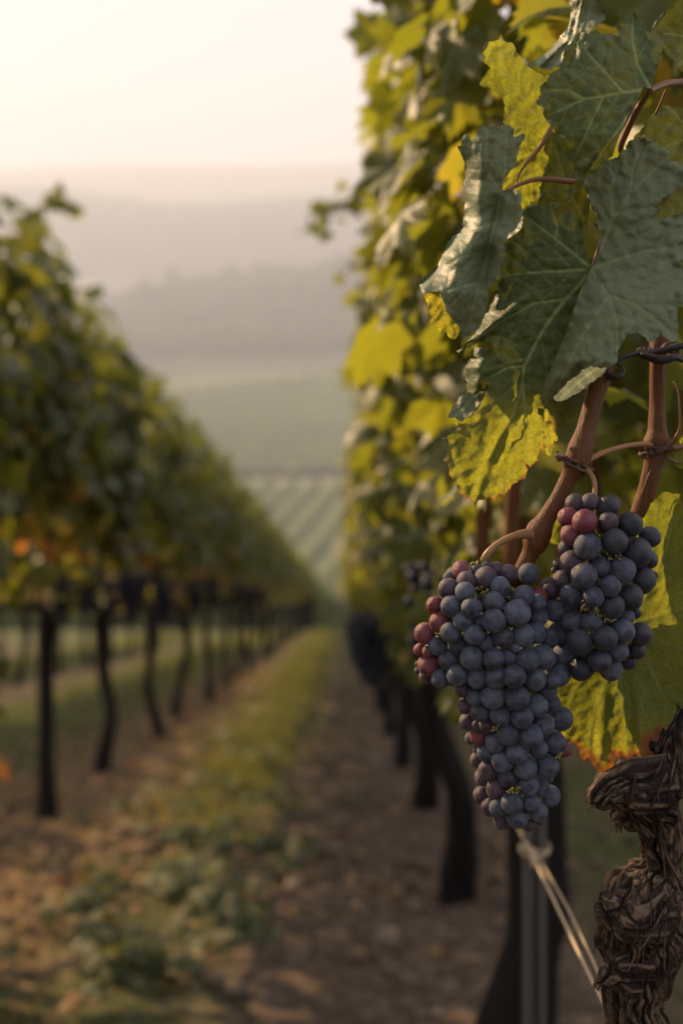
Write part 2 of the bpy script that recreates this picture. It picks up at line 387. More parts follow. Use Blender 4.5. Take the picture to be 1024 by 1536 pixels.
def ridges(name, x0, x1, y0, y1, dxdy, spacing, hw, h, label_kind=True):
    """long low hedges of vines on the far slope, as one countless mass"""
    V, Fc = [], []; base = 0
    L = y1 - y0; k = int((x1 - x0 + abs(dxdy) * L) / spacing)
    prof = np.array([(-hw, 0), (-hw * 1.05, h * .6), (-hw * .4, h), (hw * .4, h), (hw * 1.05, h * .6), (hw, 0)])
    for r in range(k):
        xs = x0 - max(dxdy, 0) * L + r * spacing
        ys = np.arange(y0, y1, 1.6); X = xs + dxdy * (ys - y0); ok = (X > x0) & (X < x1)
        ys, X = ys[ok], X[ok]
        if len(ys) < 3: continue
        nrm = math.hypot(1, dxdy)
        px = X[:, None] + prof[None, :, 0] / nrm * rng.uniform(.75, 1.25, (len(ys), 6)); py = ys[:, None] - prof[None, :, 0] * dxdy / nrm
        pz = terrain_z(X, ys)[:, None] - 0.3 + (prof[None, :, 1] + 0.3) * rng.uniform(.75, 1.2, (len(ys), 6)) 
        V.append(np.stack([px, py, pz], -1).reshape(-1, 3)); n = len(ys)
        i, j = np.meshgrid(np.arange(n - 1), np.arange(5), indexing='ij'); a = base + (i * 6 + j).ravel()
        Fc.append(np.stack([a, a + 1, a + 7, a + 6], -1)); base += n * 6
    return np_mesh(name, np.concatenate(V), np.concatenate(Fc))

M['far_rows'] = simple('far_vine_rows', (0.15, 0.18, 0.05), 0.8, nscale=0.7, nmix=0.4, ncol=(0.06, 0.06, 0.02), spec=0.1)
M['far_rows_dark'] = simple('far_vine_rows_dark', (0.06, 0.085, 0.025), 0.8, nscale=0.7, nmix=0.4, ncol=(0.04, 0.05, 0.02), spec=0.1)
M['woods'] = simple('far_woods', (0.045, 0.05, 0.025), 0.9, nscale=0.05, ncol=(0.08, 0.06, 0.03), spec=0.05)
M['track'] = simple('pale_track', (0.16, 0.145, 0.08), 0.9, nscale=0.4, ncol=(0.13, 0.12, 0.07))
o = new_obj('distant_vineyard', ridges('slope_rows', -27.64, 20, 39.5, 146, 0.0, 2.2, 0.34, 2.0), M['far_rows']); tag(o, 'far end of the near vineyard slope where single vines blur together', kind='stuff')
o = new_obj('distant_vineyard', ridges('distant_vineyard', -60, 40, 150, 243, 0.14, 5.0, 1.0, 2.0), M['far_rows']); tag(o, kind='stuff')
tag(o, 'low vine rows striping the field below the pale track')
o = new_obj('distant_vineyard', ridges('distant_vineyard_upper', -110, 60, 266, 432, 0.75, 9.0, 1.2, 1.3), M['far_rows']); tag(o, 'fine vine rows on the hazy slope above the track', kind='stuff')
def track():
    xs = np.linspace(-260, 200, 120); V = []
    for x in xs:
        for y in (244.5, 247.5, 250.5): V.append((x, y + 3 * math.sin(x / 70), float(terrain_z(x, y + 3 * math.sin(x / 70))) + 0.12))
    f = [(i * 3 + j, i * 3 + j + 1, i * 3 + j + 4, i * 3 + j + 3) for i in range(119) for j in (0, 1)]
    tag(new_obj('path', np_mesh('path', V, f), M['track']), kind='structure')
track()

def blobs(name, pts, rad, squash=1.0, sub=1):
    bm = bmesh.new(); bmesh.ops.create_icosphere(bm, subdivisions=sub, radius=1); bm.verts.index_update()
    tv = np.array([v.co for v in bm.verts]); tf = np.array([[v.index for v in f.verts] for f in bm.faces]); bm.free()
    n = len(pts); k = len(tv)
    V = tv[None] * rad[:, None, None] * np.array([1, 1, squash]) * rng.uniform(.75, 1.2, (n, k, 1)) + pts[:, None]
    Fc = tf[None] + (np.arange(n) * k)[:, None, None]
    return np_mesh(name, V.reshape(-1, 3), Fc.reshape(-1, 3))
def woods():
    n = 4200; Y = rng.uniform(505, 770, n); X = rng.uniform(-330, 260, n)
    Z = terrain_z(X, Y); r = rng.uniform(2.5, 5.0, n)
    r[rng.uniform(0, 1, n) > .97] *= 1.7
    o = new_obj('woods', blobs('woods', np.stack([X, Y, Z + r * .6], -1), r, 1.15), M['woods']); tag(o, 'dark wooded hillside fading in the haze', kind='stuff')
    n = 900; X = rng.uniform(-200, 140, n); Y = 257 + rng.uniform(-2, 2, n) + 3 * np.sin(X / 70); r = rng.uniform(0.9, 1.9, n)
    o = new_obj('distant_hedge', blobs('distant_hedge', np.stack([X, Y, terrain_z(X, Y) + r * .5], -1), r), M['woods']); tag(o, 'dark hedge line above the pale track in the valley', kind='stuff')
    n = 3500; Y = rng.uniform(1000, 1320, n); X = rng.uniform(-650, 500, n); r = rng.uniform(5, 9, n)
    o = new_obj('woods', blobs('woods_far', np.stack([X, Y, terrain_z(X, Y) + r * .4], -1), r, 1.1), M['woods']); tag(o, 'faint wooded ridge behind the dark hill', kind='stuff')
woods()

# ------------------------------------------------------------------ vine leaves by the hundred
def leaf_template(level):
    prof = [(0, 1.0), (12, .80), (24, .66), (30, .60), (42, .78), (54, .92), (66, .76), (80, .60), (94, .66), (108, .74), (122, .62), (138, .58), (152, .55), (166, .36), (180, .10)]
    a = np.array([p[0] for p in prof]); r = np.array([p[1] for p in prof])
    if level == 2: aa = np.linspace(0, 180, 41)
    elif level == 1: aa = np.linspace(0, 180, 16)
    else: aa = np.array([0, 24, 54, 80, 108, 150, 180.])
    rr = np.interp(aa, a, r)
    if level == 2: rr = rr * (1 + 0.075 * np.where(np.arange(len(aa)) % 2 == 0, 1, -1) * (aa < 165))
    ang = np.radians(np.concatenate([aa, -aa[-2:0:-1]])); rad = np.concatenate([rr, rr[-2:0:-1]])
    ring = np.stack([np.sin(ang) * rad, np.cos(ang) * rad], -1); n = len(ring)
    if level == 0:
        V = np.concatenate([[[0, 0]], ring]); Fc = [(0, 1 + (i + 1) % n, 1 + i) for i in range(n)]
    else:
        V = np.concatenate([[[0, 0]], ring * .5, ring])
        Fc = [(0, 1 + (i + 1) % n, 1 + i) for i in range(n)]
        for i in range(n):
            j = (i + 1) % n
            Fc += [(1 + i, 1 + j, 1 + n + j), (1 + i, 1 + n + j, 1 + n + i)]
    return V, np.array(Fc)
TPL = [leaf_template(i) for i in range(3)]

def leaf_cloud(name, pos, nrm, down, size, age, level, curl=0.35):
    V2, Fc = TPL[level]; n = len(pos); k = len(V2)
    nrm = nrm / np.linalg.norm(nrm, axis=1, keepdims=True)
    down = down - nrm * (down * nrm).sum(1, keepdims=True); down /= np.linalg.norm(down, axis=1, keepdims=True) + 1e-9
    side = np.cross(down, nrm)
    x = V2[None, :, 0]; y = V2[None, :, 1]; r2 = x * x + y * y; ang = np.arctan2(x, y)
    c1 = rng.uniform(-.1, curl, (n, 1)); c2 = rng.uniform(-.1, .55, (n, 1)); ph = rng.uniform(0, 6.3, (n, 1)); c3 = rng.uniform(0, .13, (n, 1))
    z = -c1 * r2 - c2 * np.abs(x) * 0.8 + c3 * np.sin(ang * 5 + ph) * np.sqrt(r2) * 1.2
    asym = rng.uniform(.85, 1.15, (n, 1))
    W = (side[:, None] * (x * asym)[..., None] + down[:, None] * y[..., None] + nrm[:, None] * z[..., None]) * size[:, None, None] + pos[:, None]
    A = np.clip(age[:, None] + 0.10 * (r2 - .4) * (age[:, None] > .3) + 0 * x, 0, 1)
    return np_mesh(name, W.reshape(-1, 3), (Fc[None] + (np.arange(n) * k)[:, None, None]).reshape(-1, 3), smooth=(level > 0), attrs={'age': A.ravel()})

def canopy(name, n, L, z0, z1, hw, level, size=(.055, .08), yellow=0.25, sparse_low=0.5, top_rag=0.12, orange=0.32):
    m = int(n * 1.6)
    s = rng.uniform(-L / 2 - .06, L / 2 + .06, m); h = rng.uniform(0, 1, m)
    keep = rng.uniform(0, 1, m) < np.where(h < .14, sparse_low, 1.0)
    keep &= rng.uniform(0, 1, m) < np.where(h > .93, .6, 1.0)
    s, h = s[keep][:n], h[keep][:n]; m = len(s)
    lump = np.array([noise.noise(Vector((a * 2.6, b * 3.1, n * .01 + hw))) for a, b in zip(s, h)])
    side = np.where(rng.uniform(0, 1, m) < .5, -1., 1.)
    prof = 0.72 + 0.28 * np.sin(np.pi * np.clip(h * 1.05, 0, 1)) + 0.35 * lump
    x = side * hw * prof * (1 - 0.75 * rng.uniform(0, 1, m) ** 2.2)
    x += rng.normal(0, .02, m)
    z = z0 + h * (z1 - z0) + np.where(h > .85, rng.normal(0, top_rag * .5, m), 0)
    hang = rng.uniform(0, 1, m) < (.045 if level == 1 and sparse_low < .6 else 0); z[hang] = z0 - rng.uniform(-.02, .22, hang.sum()) ; x[hang] = side[hang] * rng.uniform(.02, hw * .8, hang.sum())
    z += np.where(h < .25, .07 * lump, 0)
    z -= SLOPE * s
    out = np.stack([side, np.zeros(m), np.zeros(m)], -1)
    nrm = out * .8 + np.array([0, 0, .38]) + rng.normal(0, .42, (m, 3))
    top = h > .88; nrm[top] += np.array([0, 0, .7])
    down = np.array([0, 0, -1.]) + out * .35 + rng.normal(0, .35, (m, 3))
    age = np.abs(rng.normal(0, .16, m)) + (rng.uniform(0, 1, m) < yellow) * rng.uniform(.12, .36, m)
    low = h < .12; age[low] += (rng.uniform(0, 1, low.sum()) < orange) * rng.uniform(.3, .58, low.sum())
    low = h < .2; age[low] += (rng.uniform(0, 1, low.sum()) < orange) * rng.uniform(.2, .5, low.sum())
    age[hang] += rng.uniform(.1, .5, hang.sum())
    size_ = rng.uniform(size[0], size[1], m)
    return leaf_cloud(name, np.stack([x, s, z], -1), nrm, down, size_, np.clip(age, 0, 1), level)

def vine_trunk_mesh(name, seed, hw=.031, L=1.5, seg=14):
    r = random.Random(seed); mb = MB(); h = .84
    a, b, c, d = [r.uniform(-.06, .06) for _ in range(4)]
    mb.tube([(a * .6, b * .6, -.12), (a, b, .03), (c, d * .5, .3), (-a * .7, c, .55), (0, 0, h)], [hw * 1.7, hw * 1.35, hw * 1.0, hw * 1.05, hw * 1.15], seg=seg, bump=0.45, seed=seed, fine=0.03)
    for s in (-1, 1):      # the two arms along the bottom wire
        mb.tube([(0, 0, h - .03), (r.uniform(-.02, .02), s * .12, h + .05 - SLOPE * s * .1), (r.uniform(-.03, .03), s * L * .28, h + .05 - SLOPE * s * L * .28), (0, s * L * .5, h + .05 - SLOPE * s * L * .5)], [hw * .9, hw * .65, hw * .5, hw * .3], seg=8, bump=0.4, seed=seed + 3, fine=0.04)
    return mb.mesh(name)
def vine_canes_mesh(name, seed, L=1.5, z1=2.1):
    r = random.Random(seed); mb = MB()
    for i in range(9):
        s = -L / 2 + L * (i + .5) / 9 + r.uniform(-.05, .05); x = r.uniform(-.05, .05)
        mb.tube([(x * .3, s, .86 - SLOPE * s), (x + r.uniform(-.06, .06), s + r.uniform(-.05, .05), 1.25 - SLOPE * s), (x + r.uniform(-.1, .1), s + r.uniform(-.08, .08), 1.7 - SLOPE * s), (x, s, z1 + r.uniform(-.2, .1) - SLOPE * s)], [.0065, .0055, .0045, .003], seg=6, fine=0.08)
    return mb.mesh(name)

LOW = [canopy(f'foliage_mesh_{i}', 900, 1.5, 1.12, 2.15, .27, 1, size=(.062, .092), yellow=.2) for i in range(4)]
HIGH = [canopy(f'foliage_close_{i}', 1650, 1.45, .78, 2.36, .23, 2, size=(.045, .07), yellow=.30, sparse_low=.7, orange=.10) for i in range(3)]
RLOW = [canopy(f'foliage_right_{i}', 1000, 1.45, .86, 2.28, .25, 1, size=(.05, .075), yellow=.30, sparse_low=.7, orange=.12) for i in range(3)]
SPARSE = canopy('foliage_sparse', 330, 1.5, 1.05, 2.06, .25, 1, size=(.05, .075), yellow=.2)  # thinned so dappled sun gets past the unseen near vines
BUSHY = canopy('foliage_bushy', 850, 1.25, .35, 2.0, .27, 1, size=(.06, .09), yellow=.2)  # unseen vine made dense and low to shade the near soil
FARF = [canopy(f'foliage_far_{i}', 560, 1.5, 1.06, 2.06, .27, 0, size=(.07, .1), yellow=.25) for i in range(2)]
TRK = [vine_trunk_mesh(f'trunk_mesh_{i}', 10 + i * 7) for i in range(5)]
THICK = vine_trunk_mesh('trunk_thick', 91, hw=.05)
THICK2 = vine_trunk_mesh('trunk_thick_b', 23, hw=.042)
CNS = [vine_canes_mesh(f'cane_mesh_{i}', 40 + i) for i in range(3)]

ORD = ['first', 'second', 'third', 'fourth', 'fifth', 'sixth', 'seventh', 'eighth', 'ninth', 'tenth', 'eleventh', 'twelfth', 'thirteenth', 'fourteenth', 'fifteenth', 'sixteenth', 'seventeenth', 'eighteenth', 'nineteenth', 'twentieth']
def ordn(i): return ORD[i] if i < 20 else 'twenty-' + ORD[i - 20]
def vine(X, Y, fol, trk, cns, label, group, zoff=0.0):
    root = empty('grape_vine', (X, Y, -SLOPE * Y + zoff)); tag(root, label, 'grapevine', group)
    new_obj('trunk', trk, M['bark'], root)
    if cns: new_obj('canes', cns, M['cane'], root)
    new_obj('foliage', fol, M['leaf_glow'] if group == 'vines of the right row' else M['leaf_far'], root)
    return root

left_Y = [4.8, 5.95, 7.45, 9.05, 10.5, 12.1] + [13.6 + 1.5 * i for i in range(17)]
LV = []
for i, y in enumerate(left_Y):
    LV.append(vine(-1.24 + RN.uniform(-.03, .03), y, LOW[i % 4] if i < 12 else FARF[i % 2], TRK[i % 5], CNS[i % 3] if i < 10 else None,
         f'grapevine with a dark trunk, {ordn(i)} from the front in the left row', 'vines of the left row'))
for i, y in enumerate([2.48, 3.45, 0.5, -0.9]):      # unseen beside and behind the viewer: kept and shaped to shade the foreground
    LV.append(vine(-1.24, y, (BUSHY, LOW[1], SPARSE, SPARSE)[i], TRK[(i + 2) % 5], None, 'grapevine of the left row standing nearer than the frame edge', 'near vines of the left row'))
for i in range(12):
    vine(-3.55, 6.5 + 1.55 * i, LOW[(i + 2) % 4] if i < 5 else FARF[i % 2], TRK[(i * 2) % 5], None, f'grapevine, {ordn(i)} in the row seen under the left row', 'vines of the second row to the left')
for i in range(9):
    vine(-5.9, 10.0 + 1.6 * i, FARF[i % 2], TRK[(i * 3 + 1) % 5], None, f'small far grapevine, {ordn(i)} in the outermost left row', 'vines of the third row to the left')
right_Y = [2.05, 3.5, 4.9, 6.3, 7.7] + [9.15 + 1.45 * i for i in range(20)]
RV = []
for i, y in enumerate(right_Y):
    fm = HIGH[i % 3] if i < 3 else (RLOW[i % 3] if i < 9 else FARF[i % 2])
    RV.append(vine(0.32, y, fm, THICK if i == 0 else THICK2 if i in (1, 2) else TRK[(i + 1) % 5], CNS[i % 3] if i < 6 else None, f'grapevine behind the hanging bunches, {ordn(i)} after the gnarled one in the right row', 'vines of the right row'))
for i in range(7):
    vine(2.45, 3.6 + 1.5 * i, RLOW[i % 3], TRK[(i + 3) % 5], None, f'dim grapevine, {ordn(i)} in the row beyond the right row', 'vines of the next row to the right')

def shoot(parent, pts, n, seed, r0=.005, sz=1.0):
    """a loose shoot sticking out of a canopy, with small leaves"""
    mb = MB(); inv = Vector(parent.location); P3 = [Vector(p) - inv for p in pts]
    mb.tube(P3, list(np.linspace(r0, .0015, len(P3))), seg=6, fine=.03)
    sh = new_obj('shoot', mb.mesh('shoot'), M['stalk'], parent)
    q, _ = catmull(P3, [1] * len(P3), .02); idx = np.linspace(2, len(q) - 1, n).astype(int)
    pos = np.array([q[i] for i in idx]) + rng.normal(0, .018, (n, 3)); nr = rng.normal(0, .8, (n, 3)) + np.array([0, -.5, .5])
    fo = leaf_cloud('shoot_leaves', pos, nr, rng.normal(0, .4, (n, 3)) + np.array([0, 0, -1]), rng.uniform(.022, .042, n) * sz, rng.uniform(.1, .5, n), 1)
    new_obj('leaves', fo, M['leaf_far'], sh)
shoot(LV[0], [P(-10, 430, 4.4), P(20, 365, 4.4), P(50, 325, 4.4), P(75, 298, 4.4), P(100, 300, 4.4), P(112, 318, 4.4)], 46, 1, .007, 1.35)
shoot(LV[0], [P(40, 440, 4.6), P(60, 400, 4.6), P(75, 385, 4.6)], 16, 2, .006, 1.3)
shoot(LV[2], [P(150, 560, 7), P(170, 510, 7), P(182, 490, 7)], 9, 2)
shoot(LV[3], [P(225, 640, 9), P(245, 610, 9), P(262, 600, 9)], 9, 3)
shoot(RV[1], [P(560, 300, 3.7), P(530, 298, 3.7), P(505, 308, 3.7), P(486, 322, 3.7), P(478, 345, 3.7)], 22, 4, .005, 1.15)
shoot(RV[1], [P(560, 400, 3.9), P(530, 402, 3.9), P(512, 405, 3.9)], 6, 5)

# ------------------------------------------------------------------ bunches in the distance
def bunch_mesh(name, seed, n=70, w=.045, h=.15, r=.0085):
    pts = []
    rr = random.Random(seed)
    while len(pts) < n:
        t = rr.random(); R = w * (1 - t) ** .55 * rr.random() ** .4; a = rr.uniform(0, 6.283)
        p = Vector((R * math.cos(a), R * math.sin(a), -.03 - t * h))
        if all((p - q).length > r * 1.25 for q in pts): pts.append(p)
        elif rr.random() < .02: pts.append(p)
    return blobs_even(name, np.array(pts), r)
def blobs_even(name, pts, r):
    bm = bmesh.new(); bmesh.ops.create_icosphere(bm, subdivisions=2, radius=1); bm.verts.index_update()
    tv = np.array([v.co for v in bm.verts]); tf = np.array([[v.index for v in f.verts] for f in bm.faces]); bm.free()
    n = len(pts); k = len(tv); rad = rng.uniform(.88, 1.12, n) * r
    V = tv[None] * rad[:, None, None] + pts[:, None]
    return np_mesh(name, V.reshape(-1, 3), (tf[None] + (np.arange(n) * k)[:, None, None]).reshape(-1, 3))
BUN = [bunch_mesh(f'bunch_mesh_{i}', i, n=85) for i in range(3)]
mbs = MB(); mbs.tube([(0, 0, .06), (.004, 0, .02), (0, 0, -.05)], [.003, .003, .002], seg=6, fine=.02); STK = mbs.mesh('bunch_stalk')
def far_bunch(X, Y, Z, label, group, s=1.0, k=0):
    e = empty('grape_bunch', (X, Y, Z)); e.scale = (s, s, s); tag(e, label, 'grape bunch', group)
    new_obj('grapes', BUN[k % 3], M['b_far'], e); new_obj('stalk', STK, M['rachis'], e)
for i, y in enumerate(left_Y[:8]):
    for j, (ds, wd) in enumerate(((-.40, 'near side of the trunk'), (-.06, 'over the trunk'), (.18, 'far side of the trunk'), (.44, 'far end of the vine'))):
        ds += RN.uniform(-.06, .06)
        far_bunch(-1.24 + RN.uniform(.14, .32), y + ds, 1.08 - SLOPE * (y + ds) + RN.uniform(-.06, .06), f'blurred dark grape bunch, {wd}, {ordn(i)} vine of the left row', 'dark bunches under the left row', RN.uniform(1.0, 1.55), i + j)
for i, (px, py, Y, s) in enumerate([(652, 820, 1.65, 1.15), (684, 818, 1.75, 1.15), (702, 850, 1.9, 1.1), (560, 905, 2.9, 1.2), (545, 915, 3.6, 1.2), (535, 920, 4.6, 1.2)]):
    p = P(px, py, Y)
    far_bunch(p.x, p.y, p.z, ['dark blurred grape bunch behind the left edge of the big blue bunch', 'dark blurred grape bunch just above the red grapes of the big bunch', 'smaller dark grape bunch behind the top of the big bunch', 'dark grape bunch on the aisle side of the second right trunk', 'tiny dark grape bunch on the aisle side, farther along the right row', 'tiniest dark grape bunch at the far end of the right row'][i], 'dark bunches of the right row', s, i)

# ------------------------------------------------------------------ ground cover
def on_ground(X, Y): return -SLOPE * Y
def litter():
    n = 2100; Y = 1.3 + 14 * rng.uniform(0, 1, n) ** 1.6
    X = np.where(rng.uniform(0, 1, n) < .88, rng.normal(-1.2, .40, n), rng.uniform(-2.6, 1.2, n))
    pos = np.stack([X, Y, on_ground(X, Y) + rng.uniform(.01, .035, n)], -1)
    nr = np.array([0, SLOPE, 1.]) + rng.normal(0, .45, (n, 3)); age = rng.uniform(.74, 1, n)
    me = leaf_cloud('fallen_leaves', pos, nr, rng.normal(0, 1, (n, 3)), rng.uniform(.014, .033, n), age, 0, curl=.8)
    o = new_obj('fallen_leaves', me, M['litter']); tag(o, 'dry fallen vine leaves scattered over the soil', kind='stuff')
litter()
def clods():
    n = 2600; Y = 1.4 + 10 * rng.uniform(0, 1, n) ** 1.5; X = rng.uniform(-2.4, 1.6, n)
    r = np.minimum(rng.gamma(2.0, .0075, n) + .005, .03)
    me = blobs('soil_clods', np.stack([X, Y, on_ground(X, Y) + r * .3], -1), r, .7)
    o = new_obj('soil_clods', me, M['stone_soil']); tag(o, 'crumbly brown soil clods on the path', kind='stuff')
M['stone_soil'] = simple('soil_clod', (0.22, 0.165, 0.115), 0.95, nscale=9, ncol=(0.04, 0.026, 0.018), spec=.1)
clods()
def weeds():
    P_, Nn, D, Sz, A = [], [], [], [], []
    n = 1500
    for i in range(n):
        if i < 900:
            y = 1.6 + 9 * RN.random() ** 1.3; x = RN.gauss(-.58, .19)
            if noise.noise(Vector((x * 5, y * 2.2, 4))) < .02: continue
        else: y = 3 + 30 * RN.random(); x = RN.choice([RN.gauss(-.5, .16), RN.gauss(-2.3, .35), RN.gauss(-.55, .2), RN.gauss(1.2, .4), RN.gauss(-4.6, .4)])
        hh = RN.uniform(.015, .05) * (1.35 if y < 3.6 else 1.0)
        k = 7 if y < 6 else 5
        for j in range(k):
            a = RN.uniform(0, 6.28); t = RN.random(); rr = RN.uniform(.015, .06)
            P_.append((x + rr * math.cos(a), y + rr * math.sin(a), -SLOPE * y + hh * (.3 + t)))
            Nn.append((math.cos(a) * .5 + RN.gauss(0, .3), math.sin(a) * .5 + RN.gauss(0, .3), 1)); D.append((math.cos(a), math.sin(a), -.2))
            Sz.append(RN.uniform(.02, .042)); A.append(RN.uniform(.0, .3) if y < 5 else RN.uniform(.2, .55))
    me = leaf_cloud('weeds', np.array(P_), np.array(Nn), np.array(D), np.array(Sz), np.array(A), 0, curl=.4)
    o = new_obj('weeds', me, M['weed']); tag(o, 'low leafy green weeds growing in strips along the aisle', kind='stuff')
    n = 20000; Y = 4.5 + 30 * rng.uniform(0, 1, n) ** 1.0; c = np.array([0, 1, 2, 1, 4])[rng.integers(0, 5, n)]
    X = np.array([-.52, -.52, -2.35, -.95, -4.6])[c] + rng.normal(0, 1, n) * np.array([.12, .16, .38, .25, .45])[c]
    b = np.stack([X, Y, on_ground(X, Y)], -1); h = rng.uniform(.03, .11, n); a = rng.uniform(0, 6.28, n); w = .0035 + Y * .0004
    dx = np.stack([np.cos(a), np.sin(a), 0 * a], -1); lean = rng.normal(0, .4, (n, 2)) * h[:, None]
    tip = b + np.concatenate([lean, h[:, None]], 1)
    V = np.stack([b - dx * w[:, None], b + dx * w[:, None], tip], 1).reshape(-1, 3)
    me = np_mesh('grass', V, np.arange(3 * n).reshape(-1, 3), smooth=False, attrs={'age': np.repeat(rng.uniform(.25, .68, n), 3)})
    o = new_obj('grass', me, M['weed']); tag(o, 'short sunlit grass along the rows', kind='stuff')
weeds()
def stone(px, py, size, label, seed):
    Y = 1700 * .9 / (py - 905); p = P(px, py, Y); bm = bmesh.new(); bmesh.ops.create_icosphere(bm, subdivisions=3, radius=1)
    for v in bm.verts:
        f = 1 + .35 * noise.noise(v.co * 1.3 + Vector((seed, 0, 0))) + .1 * noise.noise(v.co * 4)
        v.co = Vector((v.co.x * 1.2, v.co.y * .9, v.co.z * .5)) * f * size
    me = bpy.data.meshes.new('stone'); bm.to_mesh(me); bm.free()
    for q in me.polygons: q.use_smooth = True
    o = new_obj('stone', me, M['stone'], loc=(p.x, p.y, p.z + size * .25)); tag(o, label, 'stone', 'stones on the bare path'); o.rotation_euler = (.1, -.35, .4 * seed)
stone(577, 1412, .030, 'pale tan stone alone near the middle of the bare path', 1)
stone(440, 1330, .026, 'flat stone beside the weeds on the path', 2)
stone(560, 1140, .034, 'pale stone farther up the bare path', 3)
stone(505, 1275, .022, 'small stone in mid path left of the trunks', 4)
stone(660, 1530, .020, 'small stone at the very bottom of the picture', 5)

# ------------------------------------------------------------------ steel post, twine
def post():
    Y = 1.25; gx = (801 - 512) * Y / F
    top = CAMZ - (1130 - HZ) * Y / F; zb = -SLOPE * Y - .1
    e = empty('trellis_post', (gx, Y, -SLOPE * Y)); tag(e, 'thin grey metal stake behind the grapes, with twine tied to it', 'stake')
    prof = [(-.0125, .006), (-.0125, -.006), (-.004, -.006), (-.002, .001), (.002, .001), (.004, -.006), (.0125, -.006), (.0125, .006)]
    V = [(x, y, z) for z in (zb + SLOPE * Y, top + SLOPE * Y) for x, y in prof]; n = 8
    Fc = [(i, (i + 1) % n, n + (i + 1) % n, n + i) for i in range(n)]
    me = bpy.data.meshes.new('stake'); me.from_pydata(V, [], Fc + [tuple(range(n))[::-1], tuple(range(n, 2 * n))]); me.update()
    new_obj('stake', me, M['steel'], e)
    mb = MB()
    for k in range(3):
        z = CAMZ - (1268 + k * 5 - HZ) * Y / F + SLOPE * Y
        mb.tube([(.017 * math.cos(a) , .012 * math.sin(a), z + .002 * math.sin(a * 2 + k)) for a in np.linspace(0, 6.28, 10)], [.0012] * 10, seg=6, fine=.01)
    mb.tube([(-.013, -.012, CAMZ - (1262 - HZ) * Y / F + SLOPE * Y), (-.004, -.016, CAMZ - (1276 - HZ) * Y / F + SLOPE * Y), (-.006, -.016, CAMZ - (1290 - HZ) * Y / F + SLOPE * Y)], [.002, .0035, .002], seg=8, fine=.004)
    new_obj('twine_knot', mb.mesh('knot'), M['twine'], e)
    mb = MB()
    mb.tube([P(792, 1272, 1.23), P(830, 1350, 1.08), P(880, 1456, .90), P(905, 1506, .82), P(932, 1562, .77), P(975, 1640, .70)], [.0017, .0015, .0014, .0013, .0013, .0013], seg=8, fine=.02)
    mb.tube([P(797, 1270, 1.23), P(845, 1352, 1.08), P(888, 1440, .90), P(912, 1500, .82), P(940, 1560, .79), P(985, 1630, .73)], [.0012, .0011, .001, .0009, .0009, .0009], seg=8, fine=.02)
    mb.tube([P(774, 1238, 1.30), P(783, 1254, 1.26), P(792, 1272, 1.23)], [.0014, .002, .002], seg=8, fine=.02)
    o = new_obj('twine', mb.mesh('twine'), M['twine']); tag(o, 'taut pale double twine running from the metal stake down to the gnarled trunk', 'twine')
post()

# ------------------------------------------------------------------ the gnarled vine in front
VX, VY = (975 - 512) * .72 / F, .72
HERO = empty('grape_vine', (VX, VY, -SLOPE * VY)); tag(HERO, 'gnarled old grapevine in sharp focus at the right, big green leaves over its bunches', 'grapevine')
HL = Vector(HERO.location)
def hero_part(name, me, m, parent=None, label=None):
    me.transform(__import__('mathutils').Matrix.Translation(-HL))
    o = new_obj(name, me, m, parent or HERO)
    if label: o['label'] = label
    return o

def fbm(p, o=4):
    a, s, f = 0, .5, 1
    for _ in range(o): a += s * noise.noise(p * f); s *= .5; f *= 2.03
    return a

def gnarled(path, rad, seg, step, seed, amp=1.0, depth_sq=0.85):
    """a twisted trunk with deep stringy bark; returns verts, faces, ridge"""
    pts, R = catmull([Vector(p) for p in path], rad, step); n = len(pts); V, A = [], []
    for i, p in enumerate(pts):
        t = (pts[min(i + 4, n - 1)] - pts[max(i - 4, 0)]).normalized()
        sx = Vector((0, 1, 0)).cross(t).normalized() * -1; sy = t.cross(sx)
        s = i * step
        for k in range(seg):
            a = 2 * math.pi * k / seg; c = Vector((math.cos(a), math.sin(a), 0)); r = R[i]
            q = Vector((c.x * r, c.y * r, s))
            wv = Vector((fbm(q * 20 + Vector((seed, 0, 0)), 3), fbm(q * 20 + Vector((0, seed, 5)), 3), fbm(q * 18 + Vector((9, 0, seed)), 3)))
            tw = a + s * 7.0 + wv.x * .9
            fib = Vector((math.cos(tw) * r + wv.y * .011, math.sin(tw) * r + wv.z * .011, s * .065))
            n1 = noise.noise(fib * 150 + Vector((seed, 0, 0))); n2 = noise.noise(fib * 330 + Vector((0, 0, seed))); n3 = noise.noise(fib * 700 + Vector((0, seed, 0)))
            plate = noise.noise(Vector((fib.x * 60, fib.y * 60, s * 34 + wv.x * 2)) + Vector((seed, 7, 7)))
            n4 = noise.noise(fib * 85 + Vector((5, 0, seed)))
            c0 = math.exp(-(n4 / .07) ** 2); c1 = math.exp(-(n1 / .085) ** 2); c2 = math.exp(-(n2 / .11) ** 2)
            lump = fbm(q * 26 + Vector((3 + seed, 1, 2)), 2); step_ = .0016 * math.floor(2.5 * (n4 + .25 * plate) + .5)
            rg = noise.noise(q * 420)
            h = .0055 * lump + step_ + .0016 * n1 * 2 - .0042 * c0 - .0026 * c1 - .0011 * c2 + .0007 * n3 + .0005 * rg
            d = sx * c.x + sy * c.y * depth_sq
            V.append(p + d * (r + h * amp)); A.append(max(0, min(1, (.72 + .5 * n2 + .35 * rg + .3 * n3) * (1 - .95 * c0) * (1 - .85 * c1) * (1 - .5 * c2))))
    Fc = [(i * seg + k, i * seg + (k + 1) % seg, (i + 1) * seg + (k + 1) % seg, (i + 1) * seg + k) for i in range(n - 1) for k in range(seg)]
    return [tuple(v) for v in V], Fc, A

